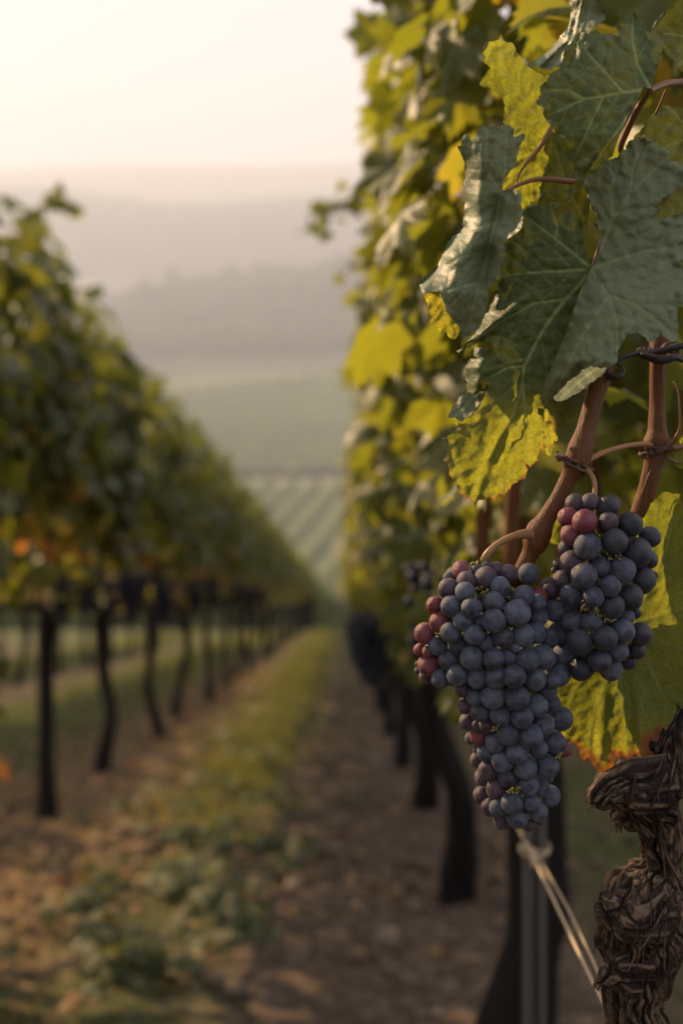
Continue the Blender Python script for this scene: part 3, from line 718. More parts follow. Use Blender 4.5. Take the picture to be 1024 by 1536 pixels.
def hero_trunk():
    from mathutils.bvhtree import BVHTree
    D = .72
    def pr(px): return px * D / F
    path = [P(963, 1640, D), P(963, 1560, D), P(950, 1500, D), P(958, 1455, D), P(965, 1400, D), P(975, 1345, D), P(993, 1292, D), P(988, 1245, D), P(968, 1190, D - .003), P(985, 1140, D), P(1003, 1095, D), P(1030, 1030, D + .02), P(1060, 940, D + .04), P(1085, 830, D + .06)]
    rad = [pr(x) for x in (46, 46, 44, 56, 66, 66, 30, 36, 56, 42, 23, 22, 22, 20)]
    V, Fc, A = gnarled(path, rad, 300, .0009, 3.0)
    low = gnarled([P(975, 3180, .73), P(985, 2500, .74), P(965, 2000, .74), P(980, 1750, .73), P(963, 1620, D)], [pr(x) for x in (80, 66, 60, 58, 46)], 90, .005, 3.0)
    k1 = gnarled([P(985, 1180, .708), P(945, 1180, .70), P(915, 1186, .695), P(896, 1197, .692), P(884, 1206, .692)], [pr(46), pr(40), pr(27), pr(17), pr(5)], 170, .0008, 8.0, amp=.62)
    k2 = gnarled([P(985, 1372, .712), P(945, 1374, .705), P(918, 1362, .705), P(905, 1352, .705), P(900, 1344, .705)], [pr(50), pr(40), pr(24), pr(12), pr(3)], 150, .0008, 5.0, amp=.62)
    k3 = gnarled([P(960, 1440, .712), P(930, 1455, .708), P(910, 1468, .706), P(896, 1474, .706)], [pr(48), pr(36), pr(17), pr(4)], 120, .0008, 6.0, amp=.6)
    parts = [(V, Fc, A), low, k1, k2, k3]
    av, af, aa, base = [], [], [], 0
    for v, f, a in parts:
        av += v; af.append(np.array(f) + base); aa += a; base += len(v)
    bvh = BVHTree.FromPolygons(av, np.concatenate(af).tolist()); cam0 = Vector((0, 0, CAMZ))
    mb = MB(); r = random.Random(5)
    def hit(px, py, lift):
        d = (P(px, py, 1.0) - cam0).normalized(); loc, nn, _, dist = bvh.ray_cast(cam0, d)
        return None if loc is None or dist > .85 else loc - d * lift
    def strip(pts, w):
        q, _ = catmull(pts, [1] * len(pts), .0012); m = len(q); ph = r.uniform(-.8, .8); vs, fs = [], []
        for i, p in enumerate(q):
            t = (q[min(i + 1, m - 1)] - q[max(i - 1, 0)]).normalized(); a = ph + i * .03
            s = t.cross(Vector((math.sin(a), -1, .2))).normalized(); u = t.cross(s)
            ww = w * (math.sin(math.pi * (i + .5) / m) ** .35) * (1 + .5 * noise.noise(p * 260))
            vs += [p - s * ww, p - u * ww * .4, p + s * ww, p + u * ww * .4]
        for i in range(m - 1):
            for k in range(4): fs.append((i * 4 + k, i * 4 + (k + 1) % 4, (i + 1) * 4 + (k + 1) % 4, (i + 1) * 4 + k))
        mb.add([tuple(v) for v in vs], fs)
    ctr = [(1100, 1000, 24), (1130, 985, 36), (1190, 958, 56), (1240, 982, 34), (1290, 994, 30), (1345, 972, 62), (1400, 963, 62), (1455, 957, 55), (1500, 952, 42), (1560, 962, 44)]
    cy = [c[0] for c in ctr]; cx = [c[1] for c in ctr]; cr = [c[2] for c in ctr]
    made = 0
    while made < 34:
        y = r.uniform(1105, 1545); X = np.interp(y, cy, cx) + r.uniform(-.95, .95) * np.interp(y, cy, cr); ln = r.uniform(40, 130)
        ang = noise.noise(Vector((X / 40, y / 60, 2))) * 1.0 + math.atan2(20, np.interp(y + 10, cy, cx) - np.interp(y - 10, cy, cx)); pts = []
        for j in range(5):
            h_ = hit(X, y, r.uniform(.0002, .0012) if 0 < j < 4 else r.uniform(-.0006, .0022))
            if h_ is None: break
            pts.append(h_); ang += r.uniform(-.12, .12); X += math.cos(ang) * ln / 4; y += math.sin(ang) * ln / 4
        made += 1
        if len(pts) == 5 and max((pts[i + 1] - pts[i]).length for i in range(4)) < ln / 4 * D / F * 2.2 + .003: strip(pts, r.uniform(.0005, .0013))
    for i in range(26):     # fraying ends at the left rim
        y = r.choice([1215, 1225, 1235, 1250, 1262, 1335, 1350, 1370, 1400, 1430, 1470, 1480]) + r.uniform(-8, 8); X = 860
        while X < 1000 and hit(X, y, 0) is None: X += 2
        h0 = hit(X + 6, y - 3, 0)
        if h0 is None: continue
        dd = h0.y; strip([h0, P(X, y, dd), P(X - r.uniform(1, 7), y + r.uniform(-7, 9), dd), P(X - r.uniform(0, 6), y + r.uniform(3, 14), dd)], .0006)
    sm = mb.mesh('strips'); sv = [tuple(v.co) for v in sm.vertices]; sf = np.array([list(p.vertices) for p in sm.polygons if len(p.vertices) == 4])
    av += sv; af.append(sf + base); aa += [(.35 + .6 * ((i // 90) * 37 % 100) / 100) for i in range(len(sv))]
    me = np_mesh('trunk', av, np.concatenate(af), attrs={'ridge': aa})
    hero_part('trunk', me, M['bark_close'], label='gnarled twisted trunk with peeling stringy bark')
hero_trunk()

def hero_tube(name, specs, m, parent=None, label=None, seg=20, bump=.06, fine=.002):
    mb = MB()
    for pts in specs:
        mb.tube([P(x, y, d) for x, y, d, _ in pts], [wd * .455 * d / F for _, _, d, wd in pts], seg=seg, bump=bump, seed=len(pts), fine=fine)
    return hero_part(name, mb.mesh(name), m, parent, label)
c1 = hero_tube('cane', [[(915, 440, .72, 30), (908, 500, .71, 32), (903, 552, .70, 36), (891, 595, .695, 31), (879, 640, .69, 31), (869, 676, .685, 42), (862, 698, .685, 44), (852, 718, .685, 28), (838, 745, .685, 26), (820, 776, .685, 30), (808, 797, .685, 44), (802, 814, .685, 42), (793, 833, .685, 27), (780, 858, .685, 24), (768, 884, .69, 26), (764, 892, .69, 20)]], M['cane'], label='brown cane slanting down to the big bunch')
hero_tube('stalk', [[(806, 803, .683, 30), (790, 801, .68, 17), (768, 805, .675, 12), (745, 817, .672, 11), (730, 832, .67, 13), (723, 848, .672, 12), (720, 880, .68, 8)],
                    ], M['stalk'], c1)
c2 = hero_tube('cane', [[(992, 440, .74, 30), (988, 500, .735, 33), (986, 540, .73, 26), (985, 600, .73, 25), (985, 640, .728, 30), (984, 664, .727, 44), (982, 682, .727, 36), (977, 705, .727, 30), (968, 740, .728, 29), (957, 775, .73, 30), (945, 830, .735, 28), (940, 900, .74, 28), (975, 1010, .745, 28), (1010, 1080, .74, 30)]], M['cane'], label='upright brown cane right of the smaller bunch')
hero_tube('tendril', [[(874, 694, .684, 18), (884, 688, .684, 12), (905, 679, .69, 8), (935, 670, .70, 8), (962, 666, .71, 9), (975, 668, .72, 10)]], M['stalk'], c1)
hero_tube('stalk', [[(872, 700, .683, 16), (884, 710, .678, 9), (891, 724, .672, 8), (891, 750, .667, 8), (891, 780, .664, 8), (891, 800, .665, 9), (893, 830, .672, 6)]], M['stalk'], c1)
def node_ring(px, py, d, w, parent, seed, tilt=.3):
    mb = MB(); r = random.Random(seed); c = P(px, py, d); R = w / 2 * d / F
    for k in range(2):
        pts = []; t2 = tilt + r.uniform(-.25, .25)
        for a in np.linspace(0, 6.28, 14):
            pts.append(c + Vector((math.cos(a) * R * r.uniform(.92, 1.1), math.sin(a) * R * r.uniform(.95, 1.05), (k - .5) * R * .3 + math.cos(a) * R * t2 + r.uniform(-.12, .12) * R)))
        mb.tube(pts, [R * r.uniform(.04, .16) for _ in pts], seg=8, bump=1.0, seed=seed + k, fine=.001)
    for k in range(9):
        a = r.uniform(2.2, 7.2); q = c + Vector((math.cos(a) * R * .95, -abs(math.sin(a)) * R * .95, r.uniform(-.4, .4) * R + math.cos(a) * R * tilt))
        mb.tube([q, q + Vector((math.cos(a) * R * .15, -R * .08, r.uniform(.1, .3) * R)), q + Vector((math.cos(a) * R * .3, -R * .1, r.uniform(.2, .5) * R))], [R * .16, R * .1, R * .02], seg=6, bump=.9, seed=k, fine=.001)
    for a in (math.pi, -.3):
        q = c + Vector((math.cos(a) * R, -R * .3, math.cos(a) * R * tilt))
        mb.tube([q, q + Vector((math.cos(a) * R * .35, 0, R * .15))], [R * .28, R * .08], seg=8, bump=.3, seed=seed, fine=.001)
    hero_part('node', mb.mesh('node'), M['node'], parent)
node_ring(860, 696, .685, 44, c1, 1, -.45); node_ring(983, 672, .727, 46, c2, 2, 0.0); node_ring(987, 525, .73, 50, c2, 3, .1)
hero_tube('tendril', [[(990, 668, .725, 16), (1004, 666, .72, 12), (1014, 655, .715, 8), (1019, 640, .712, 4), (1018, 610, .71, 3), (1016, 588, .71, 3), (1009, 572, .71, 2.4)],
                      [(1004, 667, .72, 8), (1013, 672, .72, 10), (1030, 668, .72, 9)], [(1000, 684, .72, 5), (1014, 694, .72, 5), (1030, 692, .72, 4)], [(985, 690, .722, 3), (972, 712, .722, 2.4), (960, 745, .722, 2)]], M['petiole'], c2, seg=8, fine=.003)
wm = MB()
wm.tube([P(905, 562, .70), P(925, 540, .70), P(950, 531, .705), P(985, 527, .71), P(1030, 517, .71), P(1100, 505, .72), P(1400, 470, .78)], [.0008, .0016, .0016, .002, .0022, .0018, .0018], seg=8, fine=.004)
wm.tube([P(905, 558, .695), P(920, 566, .69), P(932, 562, .69), P(934, 552, .692), P(925, 546, .695)], [.0022, .0028, .0016, .001, .0008], seg=8, fine=.002)
wm.tube([P(960, 533, .705), P(990, 540, .70), P(1012, 536, .70), P(1030, 545, .705)], [.002, .0028, .0024, .001], seg=8, bump=.4, fine=.002)
o = new_obj('trellis_wire', wm.mesh('wire'), M['wire']); tag(o, 'dark twisted trellis wire crossing behind the big leaf and tied to the upright cane', 'wire')

# ------------------------------------------------------------------ bunches in focus
R1 = (610, 830); R2 = (700, 830); R3 = (680, 1000); R4 = (800, 730)
BIG = [(R1, '''420,135,73,r,0 320,190,45,p,0 455,210,72,p,1 318,270,75,p,1 607,190,85,p,2 525,130,38,p,0 610,90,35,r,0 695,120,52,p,0 785,150,65,p,0 715,250,70,b,1 445,297,73,b,2
215,400,65,r,1 343,405,80,b,2 495,417,75,b,2 668,378,82,b,1 262,530,85,r,1 430,518,75,b,1 565,530,60,b,0 668,517,88,b,2 847,458,100,b,2 335,607,78,b,2 140,615,80,r,1 515,627,76,b,2 735,640,78,b,1 890,628,88,b,2
235,710,72,b,2 100,740,48,r,0 160,755,42,r,2 403,705,77,b,1 612,690,72,b,1 325,818,78,b,2 168,855,83,r,1 498,805,87,b,2 665,808,80,b,2 785,795,60,b,1 835,730,34,b,3 925,820,90,b,3 85,850,25,p,0 85,900,28,p,0 148,945,55,p,0
260,960,72,b,1 388,935,80,b,2 540,960,80,b,1 685,950,85,b,2 825,945,85,b,3 570,410,35,b,0'''),
(R2, '''435,325,77,b,1 545,330,68,r,0 535,380,66,b,1 548,487,73,b,1 640,270,80,p,0 685,440,85,b,1 525,612,78,b,1 630,650,72,b,0 710,610,85,b,0 580,800,95,b,2 650,810,50,b,0 755,780,90,b,0 700,930,90,b,1 660,975,62,b,2 520,965,85,b,2'''),
(R3, '''75,175,60,p,0 165,235,65,b,1 300,230,92,b,1 487,238,92,b,2 720,190,70,b,0 635,300,86,b,1 755,285,65,b,0 90,300,60,p,0 205,340,80,b,1 360,372,82,b,2 522,388,84,b,2 825,400,88,b,0 685,445,85,b,1 105,425,62,p,0 260,450,65,p,1 175,455,45,p,2
195,530,70,r,0 130,550,45,p,0 420,515,86,b,2 592,535,90,b,2 325,580,82,b,1 650,630,70,b,0 770,585,88,b,1 850,635,58,r,0 490,657,85,b,2 250,660,70,b,1 175,640,28,p,0 185,715,58,p,0 375,725,82,b,2 550,780,87,b,2 715,765,88,b,1
265,790,78,p,1 225,850,62,p,0 420,850,77,b,1 572,905,82,b,2 730,860,35,b,0 670,925,70,b,1 340,935,88,p,2 215,985,62,p,0 735,990,80,b,0 285,1070,75,p,1 447,1050,80,b,2 585,1045,72,b,1 645,1115,75,b,1 485,1150,82,b,1 375,1180,68,p,0 570,1200,58,p,0 665,1175,42,b,0''')]
SMALL = [(R4, '''320,130,75,p,0 435,115,65,p,0 568,155,83,d,1 262,237,75,r,1 390,270,92,r,2 290,370,82,r,1 572,270,75,p,2 740,290,93,d,1 890,385,80,d,0 412,458,102,b,3 620,418,95,d,2 253,475,65,p,1 790,505,112,d,1 880,560,70,d,0 185,590,36,p,0
290,580,88,p,1 505,610,83,b,1 676,640,98,b,2 385,685,97,b,3 830,715,105,d,1 920,680,30,d,0 160,640,28,p,0 222,710,70,p,1 135,780,75,p,0 585,765,80,b,2 290,825,85,b,2 457,845,78,b,3 735,840,100,d,0 595,920,95,d,1 290,925,65,b,0
780,970,42,d,0 705,1000,65,b,0 305,1040,85,b,1 447,1040,78,b,2 680,1105,90,b,2 820,1130,85,d,0 355,1190,97,d,3 547,1165,92,d,3 650,1260,75,b,1 785,1250,68,d,0 505,1330,90,b,2 720,1340,65,d,0 590,1400,85,b,1 365,1395,92,d,2''')]

def berry_meshes():
    out = []
    for s in range(7):
        bm = bmesh.new(); bmesh.ops.create_uvsphere(bm, u_segments=36, v_segments=24, radius=1)
        for v in bm.verts:
            c = v.co.copy(); f = 1 + .06 * noise.noise(c * 1.0 + Vector((s * 3.1, 0, 0))) + .008 * noise.noise(c * 4 + Vector((s, 5, 0)))
            pole = max(0, c.z - .975) / .025
            f -= .035 * pole
            v.co = Vector((c.x, c.y, c.z * (1.0 + .07 * ((s % 4) / 3)))) * f
        me = bpy.data.meshes.new('berry'); bm.to_mesh(me); bm.free()
        for q in me.polygons: q.use_smooth = True
        out.append(me)
    return out
BM = berry_meshes()
BMM = {}
def berry_mesh(i, kind):
    k = (i % 7, kind)
    if k not in BMM:
        me = BM[i % 7].copy(); me.materials.clear(); me.materials.append(M[{'b': 'b_blue', 'p': 'b_purple', 'r': 'b_red', 'd': 'b_dark'}[kind]]); BMM[k] = me
    return BMM[k]

def make_bunch(label, spec, D, axis, cats, seed, fill, stemspec, spots, DT):
    """axis: rows of (py, centre px, half width px)"""
    L = []
    for (ox, oy), txt in spec:
        for tok in txt.split():
            x, y, r, k, lv = tok.split(','); L.append([ox + float(x) / 5.12, oy + float(y) / 5.12, float(r) / 5.12, k, int(lv)])
    ay = [a[0] for a in axis]; ax = [a[1] for a in axis]; ah = [a[2] for a in axis]
    n = len(L); dep = np.zeros(n); px = np.array([l[0] for l in L]); py = np.array([l[1] for l in L]); r = np.array([l[2] for l in L]); lv = np.array([l[4] for l in L])
    for i in range(n):
        u = (px[i] - np.interp(py[i], ay, ax)) / np.interp(py[i], ay, ah)
        dep[i] = -math.sqrt(max(0, 1 - min(1, abs(u)) ** 2)) * np.interp(py[i], ay, ah) * .72 - (lv[i] - 1) * 5
    order = dep.copy()
    for it in range(60):
        for i in range(n):
            for j in range(i + 1, n):
                d2 = (px[i] - px[j]) ** 2 + (py[i] - py[j]) ** 2; rs = (r[i] + r[j]) * .97
                if d2 < rs * rs:
                    need = math.sqrt(rs * rs - d2); cur = abs(dep[i] - dep[j])
                    if cur < need:
                        sgn = 1 if order[i] < order[j] else -1; mv = (need - cur) * .25
                        dep[i] -= sgn * mv * (.6 if sgn > 0 else 1); dep[j] += sgn * mv * (1 if sgn > 0 else .6)
        dep += (order - dep) * .04
    mid = float(np.median(dep)); rr = random.Random(seed)
    p0 = P(ax[0], ay[0], D); e = empty('grape_bunch', p0); tag(e, label, 'grape bunch', cats)
    rank = sorted(range(n), key=lambda i: (-(lv[i] * 20 + r[i])))
    extra = []
    for idx, i in enumerate(rank):
        Y = D + (dep[i] - mid) * D / F; c = P(px[i], py[i], Y) - p0; rad = r[i] * 1.05 * Y / F
        tgt = (c - Vector((0, .03, -.02 - .02 * rr.random()))); 
        if idx < 99:
            b = new_obj('grape', berry_mesh(rr.randrange(7), L[i][3]), None, e, c); b.scale = (rad, rad, rad)
            outv = Vector((rr.gauss(0, .55) + (px[i] - np.interp(py[i], ay, ax)) / 80, -.9 + rr.gauss(0, .4), rr.gauss(-.25, .5))).normalized()
            b.rotation_euler = outv.to_track_quat('Z', 'Y').to_euler()
            if L[i][3] == 'r': b['label'] = 'unripe reddish grape'
        else: extra.append((c, rad))
    # hidden grapes that fill the inside and the back
    tries = 0; pts = [(P(px[i], py[i], D + (dep[i] - mid) * D / F) - p0, r[i] * D / F) for i in range(n)]; back = list(extra)
    while len(back) < fill + len(extra) and tries < 20000:
        tries += 1; y = rr.uniform(ay[0] + 8, ay[-1] - 12); hw = np.interp(y, ay, ah) - 15; a = rr.uniform(-1, 1); hw = max(hw, 4)
        x = np.interp(y, ay, ax) + a * hw * .9; q = rr.uniform(-.15, 1.0) * math.sqrt(1 - a * a) * hw * .75
        c = P(x, y, D + (q - mid * .15) * D / F) - p0; rad = rr.uniform(13, 16.5) * D / F
        if all((c - k[0]).length > (rad + k[1]) * .86 for k in pts): back.append((c, rad)); pts.append((c, rad))
    bm = bmesh.new(); bmesh.ops.create_uvsphere(bm, u_segments=20, v_segments=12, radius=1); bm.verts.ensure_lookup_table(); bm.verts.index_update()
    tv = np.array([v.co for v in bm.verts]); tf = [[v.index for v in f.verts] for f in bm.faces]; bm.free(); V, Fc = [], []
    for c, rad in back:
        b0 = len(V); V += [tuple(Vector(t) * rad + c) for t in tv]; Fc += [[q + b0 for q in f] for f in tf]
    me = bpy.data.meshes.new('grapes'); me.from_pydata(V, [], Fc); me.polygons.foreach_set('use_smooth', [True] * len(Fc)); me.update()
    tag(new_obj('grapes', me, M['b_in'], e), kind='stuff')
    # stem with side branches reaching the berries
    mb = MB(); st = [P(x, y, D + .006) - p0 for x, y in stemspec]
    mb.tube(st, [.0026] * (len(st) - 1) + [.001], seg=8, bump=.2, fine=.003)
    for i in range(n):
        c = pts[i][0]; k = min(range(len(st)), key=lambda j: (st[j] - c).length + max(0, c.z - st[j].z) * .0); s0 = st[k]
        md = (c + s0) * .5 + Vector((rr.uniform(-.003, .003), rr.uniform(-.003, .003), .004))
        mb.tube([s0, md, c + (s0 - c).normalized() * pts[i][1] * .9], [.0013, .0009, .0011], seg=6, bump=.2, fine=.004)
    for x, y in spots:
        for k in range(4):
            a = P(x + rr.uniform(-4, 4), y + rr.uniform(-4, 4), DT + .006) - p0; b = P(x + rr.uniform(-7, 7), y + rr.uniform(-6, 6), DT + .001) - p0
            mb.tube([a, (a + b) / 2 + Vector((0, 0, rr.uniform(-.001, .001))), b], [.0005, .0004, .0007], seg=6, bump=.3, fine=.002)
        mb.tube([P(x, y, DT + .02) - p0, P(x, y, DT + .003) - p0], [.001, .0008], seg=6)
    so = new_obj('stem', mb.mesh('stem'), M['rachis'], e)
    # the bits of green stem that show between the grapes
    return e
b1 = make_bunch('large blue-black grape bunch with red grapes on its left edge, hanging lowest', BIG, .668,
    [(845, 735, 70), (900, 742, 118), (960, 740, 122), (1010, 748, 115), (1060, 765, 90), (1120, 775, 75), (1180, 775, 65), (1240, 775, 35)], 'bunches in focus', 3, 55,
    [(722, 850), (735, 880), (750, 930), (765, 990), (775, 1050), (775, 1110), (772, 1170), (774, 1215)],
    [(718, 884), (724, 893), (732, 886), (764, 898), (760, 905), (743, 1092), (766, 1185), (774, 1184), (655, 951), (836, 1135)], .655)
b2 = make_bunch('smaller dark glossy grape bunch at upper right with three red grapes at its top', SMALL, .664,
    [(740, 890, 50), (790, 900, 85), (860, 905, 85), (920, 900, 80), (970, 905, 70), (1015, 890, 40)], 'bunches in focus', 4, 26,
    [(891, 798), (895, 830), (905, 870), (908, 910), (905, 950), (900, 985)],
    [(891, 792), (893, 800), (905, 828), (914, 836), (925, 834), (878, 915), (892, 917), (902, 922), (905, 932), (915, 928), (898, 872), (888, 951), (889, 968)], .652)
# ------------------------------------------------------------------ leaves in focus
def tps(ctrl):
    c = np.array(ctrl, float); X = c[:, :2] / 100; n = len(X)
    def U(d2): return np.where(d2 > 1e-12, d2 * np.log(d2 + 1e-12), 0)
    K = U(((X[:, None] - X[None]) ** 2).sum(-1)) + np.eye(n) * .02; Pm = np.c_[np.ones(n), X]
    A = np.zeros((n + 3, n + 3)); A[:n, :n] = K; A[:n, n:] = Pm; A[n:, :n] = Pm.T
    wt = np.linalg.solve(A, np.r_[c[:, 2], 0, 0, 0])
    def f(Q):
        Q = Q / 100; k = U(((Q[:, None] - X[None]) ** 2).sum(-1)); return k @ wt[:n] + np.c_[np.ones(len(Q)), Q] @ wt[n:]
    return f
def seg_dist(Q, a, b):
    a = np.array(a, float); b = np.array(b, float); d = b - a; t = np.clip(((Q - a) @ d) / max(d @ d, 1e-9), 0, 1)
    return np.linalg.norm(Q - a - t[:, None] * d, axis=1), t
def poly_dist(Q, pl):
    return np.min([seg_dist(Q, pl[i], pl[i + 1])[0] for i in range(len(pl) - 1)], axis=0)
def inside(Q, pl):
    x, y = Q[:, 0], Q[:, 1]; r = np.zeros(len(Q), bool); n = len(pl)
    for i in range(n):
        x1, y1 = pl[i]; x2, y2 = pl[(i + 1) % n]
        if y1 == y2: continue
        c = ((y1 > y) != (y2 > y)) & (x < (x2 - x1) * (y - y1) / (y2 - y1) + x1); r ^= c
    return r
def grow_veins(mains, spacing, outline, seed):
    """side veins leave each main vein alternately, curving to the margin"""
    r = random.Random(seed); segs = []
    for pl, w in mains:
        L = [math.dist(pl[i], pl[i + 1]) for i in range(len(pl) - 1)]; T = sum(L)
        for i in range(len(pl) - 1): segs.append((pl[i], pl[i + 1], w * (1 - .75 * sum(L[:i]) / T), w * (1 - .75 * sum(L[:i + 1]) / T), 1.0))
        s = spacing * .9; k = r.randint(0, 1)
        while s < T * .93:
            a = 0; i = 0
            while i < len(L) - 1 and a + L[i] < s: a += L[i]; i += 1
            t = (s - a) / L[i]; p = (pl[i][0] + (pl[i + 1][0] - pl[i][0]) * t, pl[i][1] + (pl[i + 1][1] - pl[i][1]) * t)
            th = math.atan2(pl[i + 1][1] - pl[i][1], pl[i + 1][0] - pl[i][0])
            for sg in ((1, -1) if r.random() < .7 else ((1,) if k % 2 else (-1,))):
                an = th + sg * r.uniform(.75, 1.0); q = p; ww = w * .42 * (1 - .4 * s / T); ln = min(T * .5, (T - s) * .75 + 22); st = 9; m = int(ln / st)
                for j in range(m):
                    an -= sg * (.035 + r.uniform(-.05, .05)); q2 = (q[0] + st * math.cos(an), q[1] + st * math.sin(an))
                    if not inside(np.array([q2]), outline)[0]: break
                    segs.append((q, q2, ww * (1 - j / m * .7), ww * (1 - (j + 1) / m * .7), .34))
                    if j in (3, 6) and ln > 50:
                        a3 = an + r.choice((-1, 1)) * .9; q3 = q2
                        for jj in range(3):
                            q4 = (q3[0] + 8 * math.cos(a3), q3[1] + 8 * math.sin(a3)); segs.append((q3, q4, ww * .4, ww * .25, .22)); q3 = q4; a3 += r.uniform(-.2, .2)
                    q = q2
            s += spacing * r.uniform(.8, 1.25); k += 1
    return segs
def patch(outline, D, ctrl, mains, age, seed, rolls=(), ridges_=(), grid=2.6, spacing=30, rimf=None, puff=1.0, rough=1.0, teeth=2.2, agef=None):
    r = random.Random(seed); pl = []
    n = len(outline)
    for i in range(n):
        x0, y0 = outline[i][:2]; x1, y1 = outline[(i + 1) % n][:2]; L = math.hypot(x1 - x0, y1 - y0); k = max(1, int(L / 3.2)); t_ = outline[i][2] if len(outline[i]) > 2 else teeth
        nx, ny = (y1 - y0) / (L + 1e-6), -(x1 - x0) / (L + 1e-6)
        for j in range(k):
            t = j / k; o = math.sin(math.pi * t) * min(L * .07, 2.2) * (1 if t_ else 0) + (r.uniform(-.35, .35) if t_ else 0)
            if t_ and L > 13: o += t_ * abs(math.sin(math.pi * t * round(L / 9))) * .6
            pl.append((x0 + (x1 - x0) * t + nx * o, y0 + (y1 - y0) * t + ny * o))
    arr = np.array(pl); xs = np.arange(arr[:, 0].min(), arr[:, 0].max(), grid); ys = np.arange(arr[:, 1].min(), arr[:, 1].max(), grid * .87)
    G = np.array([(x + (grid / 2 if j % 2 else 0), y) for j, y in enumerate(ys) for x in xs]); G = G + rng.uniform(-.2, .2, G.shape)
    G = G[inside(G, pl)]; bd = poly_dist(G, pl + [pl[0]]); G = G[bd > grid * .6]
    allp = [Vector(p) for p in pl] + [Vector(g_) for g_ in G]; nb = len(pl)
    ov, _, of, *_ = delaunay_2d_cdt(allp, [(i, (i + 1) % nb) for i in range(nb)], [], 1, 1e-5)
    Q = np.array([(v.x, v.y) for v in ov]); Fc = np.array([f for f in of if len(f) == 3])
    segs = grow_veins(mains, spacing, pl, seed)
    vein = np.zeros(len(Q)); dv = np.full(len(Q), 99.)
    for a, b, w0, w1, s in segs:
        d, t = seg_dist(Q, a, b); w_ = w0 + (w1 - w0) * t
        vein = np.maximum(vein, s * np.clip(1.05 - (d - w_ / 2.6) / 1.3, 0, 1)); dv = np.minimum(dv, d + (1 - s) * 3)
    dep = tps(ctrl)(Q)
    bd = poly_dist(Q, pl + [pl[0]])
    for rp, w_, am in rolls:
        d = poly_dist(Q, rp); dep += am * np.clip(1 - d / w_, 0, 1) ** 1.7
    for rp, w_, am in ridges_:
        d = poly_dist(Q, rp); dep -= am * np.exp(-(d / w_) ** 2)
    dep -= puff * 1.3 * (1 - np.exp(-dv / 6.0))
    nz = np.array([noise.noise(Vector((a / 16, b / 16, seed))) * 1.4 + noise.noise(Vector((a / 7, b / 7, seed + 9))) * .35 for a, b in Q]); dep += nz * rough
    edge = np.array([noise.noise(Vector((a / 14, b / 14, seed + 20))) for a, b in Q]); dep += edge * 3.5 * np.exp(-bd / 9) * rough
    Y = D + dep / 1000
    V = np.stack([(Q[:, 0] - 512) * Y / F, Y, CAMZ - (Q[:, 1] - HZ) * Y / F], -1)
    rim = np.zeros(len(Q))
    if rimf: rim = rimf(Q, bd)
    ag = np.full(len(Q), age) if agef is None else agef(Q)
    # faces turn towards the viewer's side
    a, b, c = V[Fc[:, 0]], V[Fc[:, 1]], V[Fc[:, 2]]; nn = np.cross(b - a, c - a).sum(0)
    if nn[1] > 0: Fc = Fc[:, ::-1]
    return V, Fc, Q / 100 + seed * 1.37, vein, rim, ag
def hero_leaf(label, patches, m, parent=None):
    Vs, Fs, U, ve, ri, ag = [], [], [], [], [], []; b = 0; mi = []
    for kw in patches:
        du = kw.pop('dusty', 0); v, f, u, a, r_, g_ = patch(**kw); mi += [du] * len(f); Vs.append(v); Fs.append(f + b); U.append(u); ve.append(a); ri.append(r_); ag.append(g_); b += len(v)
    me = np_mesh('leaf', np.concatenate(Vs), np.concatenate(Fs), attrs={'vein': np.concatenate(ve), 'rim': np.concatenate(ri), 'age': np.concatenate(ag)}, uv=np.concatenate(U))
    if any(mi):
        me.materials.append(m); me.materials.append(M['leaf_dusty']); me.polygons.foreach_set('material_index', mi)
    return hero_part('leaf', me, m, parent, label)

LA = [(886,402,0),(880,385,0),(874,360,0),(873,335),(868,322),(858,312),(846,318),(835,322),(828,300),(822,294),(815,306),(800,307),(790,312),(775,318),(765,335,0),(752,360,0),(744,395,0),(741,425),(734,447),(728,460),(722,480),(714,496),(700,510),(684,526),(688,530),(705,522),(722,514),(741,521),(728,519),(712,520),(702,530),(697,550),(696,572),(699,592),(712,586),(728,570),(731,574),(727,590),(722,602),(710,618),(702,632),(690,636),(681,632),(684,642),(662,657),(672,662),(664,690),(671,697),(672,712),(680,722),(687,740),(697,745),(699,751),(703,746),(708,752),(713,763),(716,751),(726,750),(735,745),(741,751),(748,741),(757,744),(765,733),(775,724),(788,718),(792,705),(788,695),(795,702),(806,691),(809,678),(818,650),(816,630,0),(815,605,0),(822,570,0),(845,500,0),(872,430,0)]
LB = [(885,404,0),(893,395,0),(899,370,0),(900,345),(893,322),(885,300),(878,285),(876,268),(886,262),(897,249),(905,242),(917,239),(926,236),(938,224),(945,210),(958,213),(966,202),(970,213),(984,213),(987,222),(1002,226),(1003,242),(1020,246),(1032,255),(1030,272),(1010,285),(992,296),(985,309),(990,318),(979,322),(990,332),(1018,322),(1045,320),(1062,345),(1050,380),(1030,388),(1005,387),(1030,402),(1060,420),(1060,470),(1030,462),(1010,453),(1014,480),(1013,512),(1000,508),(990,500),(973,513),(967,505),(955,497),(940,500),(932,512),(925,525),(923,545),(905,551),(885,548),(872,554),(860,566),(850,572),(838,585),(822,600),(816,614),(808,623),(807,605,0),(812,585,0),(820,565,0),(835,530,0),(848,500,0),(862,460,0),(876,425,0)]
J1 = (887, 403)
